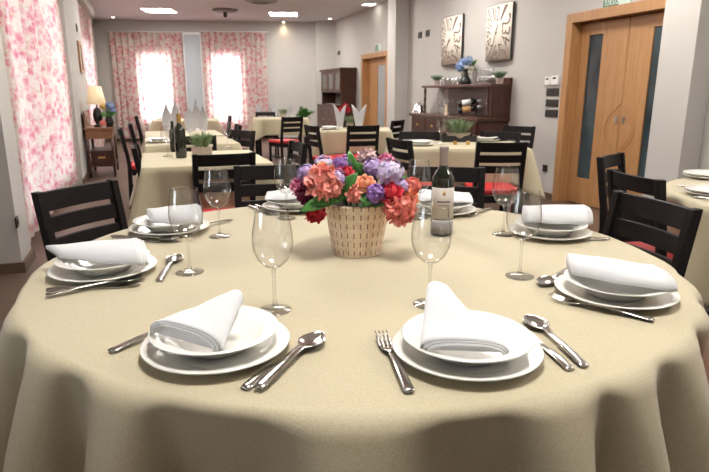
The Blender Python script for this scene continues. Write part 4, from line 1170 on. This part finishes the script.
# tumblers and stemmed glasses on shelf and counter
tm = MB(); tm.lathe([(.001, .0), (.03, 0), (.036, .10), (.034, .10), (.0285, .006), (.001, .006)], 20)
tum = mesh_proto(tm, 'glass_tumbler', M['glass'], 'glass', 'tumblers on the sideboard shelf', smooth=True)
k = 0
for px in (443, 447.5, 452, 456, 478.5, 482.5, 486.5, 490.5, 494):
    for x in (-.10, -.22):
        k += 1; use(tum, sbw(x, solve_sb(px, x), ZS), 0, 'clear tumbler in the rows of glasses on the sideboard shelf')
for px in (478.5, 482.5, 486.5, 490.5):
    use(tum, sbw(-.10, solve_sb(px, -.10), ZS+.1015), 0, 'clear tumbler in the stacked rows on the sideboard shelf', 'stacked tumblers on the sideboard shelf')
for px in (441, 445.5, 450, 454.5):
    use(wg, sbw(-.16, solve_sb(px, -.16)+.03, SH+.001), 0, 'clear stemmed glass in the row on the sideboard counter', 'stemmed glasses on the sideboard counter')
for px in (482, 486):
    use(wg, sbw(-.22, solve_sb(px, -.22), SH+.001), 0, 'clear stemmed glass right of the bottles on the sideboard counter', 'stemmed glasses by the counter bottles')
t = thing('metal_cloche', 'shiny silver dome at the left end of the sideboard counter', 'cloche', sbw(-.22, solve_sb(420, -.22), SH+.001))
f = MB(); f.lathe([(.001, 0), (.12, 0), (.125, .008), (.11, .015), (.105, .06), (.08, .12), (.04, .15), (.001, .155)], 32); f.build('dome', M['chrome'], t, smooth=True)
f = MB(); f.lathe([(.001, .154), (.012, .154), (.008, .165), (.016, .18), (.001, .19)], 14); f.build('knob', M['chrome'], t, smooth=True)
# bottle rack with two lying bottles
def lying_bottle(label, p, ang, labc):
    t = thing('lying_wine_bottle', label, 'bottle', p, 0, 'bottles lying on the sideboard counter'); t.rotation_euler = (0, R(80), ang); t.scale = (1.05, 1.05, 1.05)
    f = MB(); f.lathe([(.001, 0), (.036, 0), (.0378, .01), (.0378, .185), (.030, .212), (.015, .238), (.0142, .258), (.001, .258)], 28); f.build('body', M['wineglass'], t, smooth=True)
    f = MB(); f.lathe([(.0149, .24), (.0149, .30), (.001, .302), (.001, .24)], 20); f.build('foil_capsule', M['white'], t, smooth=True)
    f = MB(); f.lathe([(.0379, .05), (.0384, .05), (.0384, .16), (.0379, .16)], 28, close=True); f.build('label', mat('lying_label', labc, .6), t, smooth=True); return t
yb_ = solve_sb(470, -.24)
rk = thing('bottle_rack', 'low black rack holding lying wine bottles on the sideboard', 'bottle rack', sbw(-.27, yb_-.06, SH+.001), TH-.45+pi/2)
for yy in (-.10, .10):
    f = MB(); f.span(-.10, .10, yy-.012, yy+.012, 0, .02)
    f.span(.088, .112, yy-.012, yy+.012, .02, .19)
    f.span(-.088, .088, yy-.01, yy+.01, .085, .098); f.build('frame', M['black'], rk)
lying_bottle('wine bottle with a tan label lying on the lower rung of the rack', sbw(-.43, yb_-.03, SH+.075), TH-.45, (.55, .33, .14))
lying_bottle('wine bottle with a white label lying on the upper rung of the rack', sbw(-.43, yb_-.02, SH+.162), TH-.45, (.75, .75, .75))
f = MB(); f.lathe([(.001, 0), (.03, 0), (.034, .015), (.018, .03), (.02, .14), (.001, .145)], 20)
o = f.build('pillar_candle', mat('candle_wax', (.75, .62, .42), .5), None, smooth=False); o.location = sbw(-.38, solve_sb(447, -.38), SH+.001); tag(o, 'cream candle on the front edge of the sideboard counter', 'candle')

# ------------------------------------------------------------------ wall clocks
def clock(label, s0, s1, z0, z1, hrs):
    w, h = s1-s0, z1-z0
    t = thing('wall_clock', label, 'clock', RW((s0+s1)/2, .012, (z0+z1)/2), TH-pi/2, 'tall panel clocks on the right wall')
    # local: x right along the wall (towards the viewer's right), -y into the room; faced from -y after turning
    f = MB(); n = 24; bul = .035
    fr = []; bk = []
    for k in range(n+1):
        v = -1+2*k/n; y = -.03-bul*(1-v*v); fr.append((v*w/2, y)); bk.append((v*w/2, y+.022))
    vs = []; fs = []
    for (x, y), (x2, y2) in zip(fr, bk):
        vs += [(x, y, -h/2), (x, y, h/2), (x2, y2, h/2), (x2, y2, -h/2)]
    for k in range(n):
        for q in range(4): fs.append((k*4+q, k*4+(q+1) % 4, k*4+4+(q+1) % 4, k*4+4+q))
    fs += [(0, 1, 2, 3), (n*4+3, n*4+2, n*4+1, n*4)]
    f.add(vs, fs); f.build('board', M['clockedge'], t)
    f = MB(); rows = [[Vector((x*.985, y-.0022, z)) for (x, y) in fr] for z in (-h/2+.006, h/2-.006)]; f.grid(rows); f.build('dial', M['clockface'], t, smooth=True, solid=.001)
    f = MB(); f.span(-w*.3, w*.3, -.035, -.012, -.1, .1); f.build('mount', M['dark'], t)
    def yy(x): v = max(-1, min(1, x/(w/2))); return -.03-bul*(1-v*v)-.0045
    for k in range(12):
        cu = bpy.data.curves.new('numeral', 'FONT'); cu.body = str(k+1); cu.size = 1; cu.align_x = 'CENTER'; cu.extrude = 0; cu.resolution_u = 3
        to = bpy.data.objects.new('tmp', cu); me = bpy.data.meshes.new_from_object(to)
        bpy.data.objects.remove(to)
        bm = bmesh.new(); bm.from_mesh(me); bmesh.ops.triangulate(bm, faces=bm.faces); bmesh.ops.subdivide_edges(bm, edges=bm.edges, cuts=2, use_grid_fill=True)
        xs = [v.co.x for v in bm.verts]; ys = [v.co.y for v in bm.verts]; x0, x1, y0, y1 = min(xs), max(xs), min(ys), max(ys)
        a = pi/2-(k+1)*pi/6
        for v in bm.verts:
            u = (v.co.x-(x0+x1)/2)/max(.3, (x1-x0)); q = (v.co.y-y0)/(y1-y0)
            # numerals stretch outward from the centre to the edge of the board
            up = sin(a) > -.3
            rr = (q if up else 1-q); aa = a-u*.42*(1 if up else -1)
            dx, dz = cos(aa), sin(aa)
            lim = min((w/2*.93)/max(1e-6, abs(dx)), (h/2*.94)/max(1e-6, abs(dz)))
            r_ = lim*(.44+.54*rr)
            x = r_*dx; z = r_*dz
            v.co = Vector((x, yy(x), z))
        bm.to_mesh(me); bm.free()
        me.materials.append(M['numeral']); o = bpy.data.objects.new('numeral', me); COL.objects.link(o); o.parent = t
        so = o.modifiers.new('solid', 'SOLIDIFY'); so.thickness = .001
    for (ang, ln, wd, nm) in hrs:
        f = MB(); d = Vector((sin(R(ang)), 0, cos(R(ang)))); p = Vector((0, -.03-bul-.012, 0)); s_ = Vector((cos(R(ang)), 0, -sin(R(ang))))*wd
        f.add([p-d*.04-s_*.5+Vector((0, j, 0)) for j in (0,)]+[p-d*.04+s_*.5, p+d*ln*.6+s_, p+d*ln, p+d*ln*.6-s_], [(0, 1, 2, 3, 4)])
        f.build(nm, M['numeral'], t, solid=.002)
    f = MB(); f.lathe([(.001, 0), (.018, 0), (.012, .01), (.001, .012)], 18, c=(0, -.03-bul-.004, 0), M=Matrix.Rotation(pi/2, 3, 'X')); f.build('hub', M['numeral'], t, smooth=True)
M['clockedge'] = mat('clock_edge', (.035, .028, .025), .6)
m = M['clockface'] = noisy('clock_face', (.80, .76, .68), (.70, .62, .53), 9, .7, detail=6)
M['numeral'] = mat('clock_numeral', (.20, .145, .115), .7)
sA0, zA = swall(514.5, 4, PR, 0); sA1, zB = swall(486, 62, PR, 0)
clock('tall cream panel clock with big numerals, the nearer to the oak door', sA0-.04, sA1-.04, 1.64, 2.335, [(200, .20, .008, 'minute_hand'), (25, .13, .010, 'hour_hand')])
sB0, _ = swall(462.5, 30, PR, 0); sB1, _ = swall(442, 40, PR, 0)
clock('tall cream panel clock above the blue hydrangeas', sB0-.07, sB1-.07, 1.64, 2.335, [(215, .2, .008, 'minute_hand'), (215, .12, .012, 'hour_hand')])

# ------------------------------------------------------------------ switches, signs
def wall_plate(name, label, px, py, w, h, m_, P, off, cat, th=.012, group=None, flip=False, detail='switch'):
    s, z = swall(px, py, P, off)
    p = P+NR*off+D*s; p.z = z
    t = thing(name, label, cat, p, TH+(pi if flip else 0), group)
    f = MB(); f.span(-th, -.0003, -w/2, w/2, -h/2, h/2); f.build('plate', m_, t, bevel=.002)
    if detail == 'switch':
        f = MB(); nn = max(1, int(round(w/.06)))
        for k in range(nn):
            y = -w/2+(k+.5)*w/nn; f.span(-th-.004, -th, y-w/nn*.36, y+w/nn*.36, -h*.33, h*.33)
        f.build('rocker', m_, t, bevel=.001)
    elif detail == 'screen':
        f = MB(); f.span(-th-.002, -th, -w*.25, w*.25, h*.12, h*.34); f.build('screen', M['dark'], t)
    elif detail == 'socket':
        f = MB(); f.lathe([(.021, 0), (.021, .003), (.016, .003), (.016, 0)], 16, c=(-th, 0, 0), M=Matrix.Rotation(-pi/2, 3, 'Y'), close=True); f.build('socket_ring', M['black'], t)
    return t
wall_plate('thermostat', 'white thermostat, the left of two by the oak door', 548.8, 81, .085, .09, M['white'], PR, 0, 'thermostat', .025, 'thermostats', detail='screen')
wall_plate('thermostat', 'white thermostat, the one next to the oak door frame', 556, 80.2, .11, .10, M['white'], PR, 0, 'thermostat', .025, 'thermostats', detail='screen')
for py, lab in ((92, 'top'), (103, 'middle'), (113.3, 'bottom')):
    wall_plate('switch_panel', 'dark switch panel, %s of three beside the oak door' % lab, 553-(py-92)*.06, py, .215, .085, M['dark'], PR, 0, 'switch', group='switch panels')
wall_plate('wall_socket', 'dark socket low on the right wall beside the oak door', 545.5, 168, .08, .08, M['dark'], PR, 0, 'socket', detail='socket')
wall_plate('wall_speaker', 'small dark square on the wall, left of a pair by the far pier', 420.3, 35.2, .13, .10, M['dark'], PR, 0, 'switch', group='dark squares')
wall_plate('wall_speaker', 'small dark square on the wall, right of a pair left of the clocks', 428, 33.2, .13, .10, M['dark'], PR, 0, 'switch', group='dark squares')
wall_plate('wall_speaker', 'small dark square on the far wall above the hutch', 339, 53, .20, .10, M['dark'], PR, FO, 'switch', group='dark squares')
wall_plate('wall_socket', 'dark socket low on the left pier beside the near curtain', 16, 222, .07, .075, M['dark'], PL, 0, 'socket', flip=True, detail='socket')
wall_plate('wall_speaker', 'small dark box high on the left wall above the picture', 76.5, 28, .14, .12, M['dark'], PL, 0, 'switch', flip=True, group='dark squares')
def exit_sign(label, px, py, P, off, w, h):
    s, z = swall(px, py, P, off); p = P+NR*off+D*s; p.z = z
    t = thing('exit_sign', label, 'sign', p, TH, 'exit signs')
    f = MB(); f.span(-.012, -.0005, -w/2, w/2, -h/2, h/2); f.build('panel', M['signpale'], t, bevel=.001)
    f = MB(); b = h*.07; X0, X1 = -.0145, -.0121
    f.span(X0, X1, w*.47, w*.47-b, -h*.46, h*.46); f.span(X0, X1, -w*.1, w*.47-b, -h*.46, -h*.46+b); f.build('border', M['signgreen'], t)
    f = MB(); f.span(X0, X1, w*.30, w*.34, -h*.12, h*.36); f.span(X0, X1, w*.06, w*.10, -h*.12, h*.36); f.span(X0, X1, w*.10, w*.30, h*.28, h*.36); f.build('doorway_mark', M['signgreen'], t)
    f = MB(); f.tube([(X0, w*.24, -h*.12), (X0, w*.19, h*.10), (X0, w*.13, -h*.10)], .004, 6); f.ball((X0, w*.19, h*.2), .008); f.build('figure_mark', M['signgreen'], t)
    cu = bpy.data.curves.new('lettering', 'FONT'); cu.body = 'SALIDA'; cu.size = h*.34; cu.align_x = 'CENTER'; cu.align_y = 'CENTER'; cu.extrude = .001
    to = bpy.data.objects.new('tmp', cu); me = bpy.data.meshes.new_from_object(to); bpy.data.objects.remove(to)
    me.materials.append(M['signgreen']); o = bpy.data.objects.new('lettering', me); COL.objects.link(o); o.parent = t
    o.location = (-.0135, w*.18, -h*.26); o.rotation_euler = (pi/2, 0, -pi/2); return t
M['signpale'] = mat('sign_pale', (.55, .68, .60), .3); M['signgreen'] = mat('sign_green', (.02, .10, .05), .4)
exit_sign('pale green exit sign above the double oak door', 617.5, -3, PR, 0, .36, .17)
exit_sign('small exit sign above the far oak door', 378.5, 47.2, PR, FO, .34, .15)

# ------------------------------------------------------------------ hutch by the far door
hs0, _ = swall(357, 90, PR, FO)
HL = 1.6; HD = .5; HH = 1.80
for k in range(60):    # length so that its far front corner lies at pixel 318
    pass
hu = thing('hutch', 'tall dark hutch with glass doors beside the far oak door', 'hutch', PR+NR*(FO-.004)+D*(hs0+.02), TH)
f = MB(); f.span(-HD, 0, 0, HL, .0, .92); f.build('base_cabinet', M['walnut'], hu, bevel=.004)
f = MB(); f.span(-HD-.015, 0, -.01, HL+.01, .9205, .95); f.build('worktop', M['walnutx'], hu, bevel=.004)
f = MB(); f.span(-HD+.12, 0, 0, HL, 1.24, HH-.05); f.build('upper_cabinet', M['walnut'], hu, bevel=.003)
f = MB(); f.span(-HD+.08, 0, -.03, HL+.03, HH-.0495, HH); f.build('cornice', M['walnutx'], hu, bevel=.008)
f = MB(); f.span(-.02, 0, 0, HL, .9505, 1.2395); f.build('back_panel', mat('hutch_back', (.22, .20, .19), .4), hu)
for yy in (0, HL-.025):
    f = MB(); f.span(-HD+.12, -.0205, yy, yy+.025, .9505, 1.2395); f.build('side_panel', M['walnut'], hu)
for k in range(3):
    y0 = .02+k*(HL-.04)/3; y1 = y0+(HL-.04)/3-.015; x = -HD+.12; w_ = .06
    f = MB(); z0, z1 = 1.26, HH-.07
    f.span(x-.02, x-.0005, y0, y0+w_, z0, z1); f.span(x-.02, x-.0005, y1-w_, y1, z0, z1); f.span(x-.02, x-.0005, y0+w_, y1-w_, z0, z0+w_); f.span(x-.02, x-.0005, y0+w_, y1-w_, z1-w_, z1)
    d_ = f.build('glass_door', M['walnutx'], hu, bevel=.002)
    f = MB(); f.span(x-.008, x-.001, y0+w_, y1-w_, z0+w_, z1-w_); f.build('glass_pane', M['cabglass'], d_)
    f = MB(); f.ball((x-.03, y1-.03, 1.4), .012); f.build('knob', M['gold'], d_, smooth=True)
    f = MB(); f.span(-HD-.018, -HD-.0005, y0, y1, .06, .88); d_ = f.build('door', M['walnutx'], hu, bevel=.004)
    f = MB(); f.ball((-HD-.03, y1-.04, .6), .014); f.build('knob', M['gold'], d_, smooth=True)
for k, y in enumerate((.35, .75, 1.3)):
    o = dup(plate, PR+NR*(FO-.25)+D*(hs0+.02+y)+Vector((0, 0, .9515)), 0, 'white plate stored in the open shelf of the hutch', 'plates stored in the hutch')
# ------------------------------------------------------------------ potted palm near the far wall
q = aty(304, 118, 13.0); t = thing('potted_palm', 'leafy green plant in a tall pot by the far wall, left of the hutch', 'plant', (q.x, 13.0, 0))
f = MB(); f.lathe([(.001, 0), (.12, 0), (.14, .65), (.15, .7), (.13, .7), (.12, .66), (.001, .66)], 24); f.build('pot', M['terra'], t)
rnd = random.Random(4)
f = MB()
for k in range(26):
    a = k*2.4; q_ = .15+.75*rnd.random(); Lf = rnd.uniform(.25, .42); d = Vector((sin(q_)*cos(a), sin(q_)*sin(a), cos(q_))); p0 = Vector((0, 0, .67))
    s_ = Vector((-sin(a), cos(a), 0))
    for i in range(9):
        u = .25+.75*i/9; c = p0+d*Lf*u-Vector((0, 0, .12*u*u))
        for sg in (-1, 1):
            e = (s_*sg+d*.5).normalized()*.10*(1.1-u*.7); f.add([c, c+e*.5+d*.015, c+e, c+e*.5-d*.015], [(0, 1, 2, 3)])
    f.tube([p0, p0+d*Lf*.5-Vector((0, 0, .03)), p0+d*Lf-Vector((0, 0, .12))], [.008, .006, .002], 5)
f.build('fronds', M['leaf'], t)

# ------------------------------------------------------------------ lamp table on the left wall
ds, _ = swall(88, 170, PL, REC)
dk = thing('console_table', 'small wooden console table with a drawer and low shelf against the left wall', 'table', LW(5.0, .022, 0), TH)
DW, DLn, DHt = .40, .95, .73      # out from the wall, along the wall, height
f = MB(); f.span(0, DW, -DLn/2, DLn/2, DHt-.03, DHt); f.build('tabletop', M['desk'], dk, bevel=.004)
f = MB(); f.span(.02, DW-.02, -DLn/2+.02, DLn/2-.02, DHt-.16, DHt-.0305); f.build('apron', M['desk'], dk, bevel=.003)
for x in (.03, DW-.03):
    for y in (-DLn/2+.03, DLn/2-.03):
        f = MB(); f.tube([(x, y, 0), (x, y, .2), (x, y, .4), (x, y, DHt-.1605)], [.016, .022, .018, .026], 10); f.build('leg', M['walnut'], dk, smooth=True)
f = MB(); f.span(.01, DW-.01, -DLn/2+.01, DLn/2-.01, .16, .185); f.build('lower_shelf', M['walnut'], dk)
f = MB(); f.span(.015, .03, -DLn/2+.05, DLn/2-.05, DHt, DHt+.24)
o = f.build('leaning_frame', M['desk'], None, loc=LW(5.0, .022, .0005), rz=TH); tag(o, 'brown wooden frame leaning behind the table lamp', 'frame')
f = MB(); f.box((.20, 0, .285), (.30, .7, .17))
o = f.build('dark_chest', M['walnut'], None, loc=LW(5.0, .022, .0055), rz=TH, bevel=.01)
f2 = MB(); f2.box((.20, 0, .385), (.32, .72, .03)); f2.build('lid', M['walnut'], o, bevel=.006)
for sy in (-.36, .36):
    f3 = MB(); f3.box((.20, sy, .30), (.1, .03, .025)); f3.build('handle', M['gold'], o)
o.location.z = -.0145
tag(o, 'low dark chest on the shelf of the console table', 'chest')
# lamp
pz = LW(4.88, REC+.36, DHt+.0005)
lp = thing('table_lamp', 'table lamp with a dark urn base and cream shade', 'lamp', pz); lp.scale = (.84, .84, .90)
f = MB(); f.lathe([(.001, 0), (.08, 0), (.08, .02), (.04, .04), (.075, .12), (.085, .2), (.06, .28), (.03, .31), (.012, .33), (.012, .40), (.001, .40)], 28); f.build('base', M['black'], lp, smooth=True)
m = mat('lamp_shade', (.80, .66, .45), .8); m.node_tree.nodes['Principled BSDF'].inputs['Emission Color'].default_value = (1, .72, .42, 1); m.node_tree.nodes['Principled BSDF'].inputs['Emission Strength'].default_value = .25
f = MB(); f.lathe([(.165, .37), (.105, .66), (.101, .66), (.161, .37)], 36, close=True); f.build('lamp_shade', m, lp, smooth=True)
f = MB(); f.tube([(-.102, 0, .64), (.102, 0, .64)], .003, 6); f.tube([(0, 0, .39), (0, 0, .645)], .006, 8); f.build('harp', M['gold'], lp)
t = thing('console_flowers', 'dark vase with yellow and blue flowers beside the table lamp', 'flower vase', LW(4.76, REC+.52, DHt+.0005))
f = MB(); f.lathe([(.001, 0), (.05, 0), (.065, .08), (.04, .15), (.045, .17), (.001, .17)], 22); f.build('vase', M['black'], t, smooth=True)
for k, (cl, x, z, r_) in enumerate((('yellow', -.07, .30, .06), ('blue', .03, .31, .07), ('blue', .06, .24, .06), ('cream', -.02, .25, .05))):
    o = bloom('hydrangea', r_, 400+k).build('blossom', FC[cl], t, smooth=True); o.location = (x, .01*k, z)
for (a, b_) in (((0, 0, .16), (.14, -.02, .22)), ((0, 0, .16), (-.12, -.03, .2)), ((0, 0, .16), (.05, -.08, .16)), ((0, 0, .16), (.02, .03, .38))): leafm(a, b_, .035, (0, -1, .3)).build('leaf', M['leaf'], t, smooth=True, solid=.001)
t = thing('red_ornament', 'small red flower ornament in front of the lamp base', 'ornament', LW(4.62, REC+.44, DHt+.0005))
f = MB(); f.lathe([(.001, 0), (.035, 0), (.04, .03), (.001, .03)], 16); f.build('dish', M['terra'], t)
o = bloom('carnation', .045, 431).build('blossom', FC['coral'], t, smooth=True); o.location = (0, 0, .06)
# picture on the left wall
s0, z1 = swall(77, 41, PL, 0); s1, z0 = swall(82, 73, PL, 0)
t = thing('framed_picture', 'small wood-framed picture on the left wall above the lamp', 'picture', LW((s0+s1)/2, .001, (z0+z1)/2), TH)
f = MB(); w, h, b = .40, abs(z1-z0), .04
f.span(0, .025, -w/2, w/2, -h/2, -h/2+b); f.span(0, .025, -w/2, w/2, h/2-b, h/2); f.span(0, .025, -w/2, -w/2+b, -h/2+b, h/2-b); f.span(0, .025, w/2-b, w/2, -h/2+b, h/2-b); f.build('frame', M['oak'], t, bevel=.003)
f = MB(); f.span(0.002, .01, -w/2+b, w/2-b, -h/2+b, h/2-b); f.build('print', noisy('picture_print', (.55, .48, .38), (.35, .38, .36), 5, .5), t)

for o in bpy.data.objects:
    if 'fresh' in o: del o['fresh']

# ------------------------------------------------------------------ light
w = bpy.data.worlds.new('world'); SC.world = w; w.use_nodes = True
bg = w.node_tree.nodes['Background']; bg.inputs['Color'].default_value = (.93, .97, 1.0, 1); bg.inputs['Strength'].default_value = 20.0
SC.view_settings.view_transform = 'Standard'; SC.view_settings.look = 'None'; SC.view_settings.gamma = 1; SC.view_settings.exposure = 0.62
SC.view_settings.use_curve_mapping = False
SC.cycles.use_denoising = True
try: SC.cycles.denoiser = 'OPENIMAGEDENOISE'
except Exception: pass
SC.cycles.max_bounces = 14; SC.cycles.transmission_bounces = 12; SC.cycles.diffuse_bounces = 5; SC.cycles.glossy_bounces = 4; SC.cycles.transparent_max_bounces = 40
SC.cycles.sample_clamp_indirect = 6
SC.cycles.caustics_refractive = True; SC.cycles.caustics_reflective = False
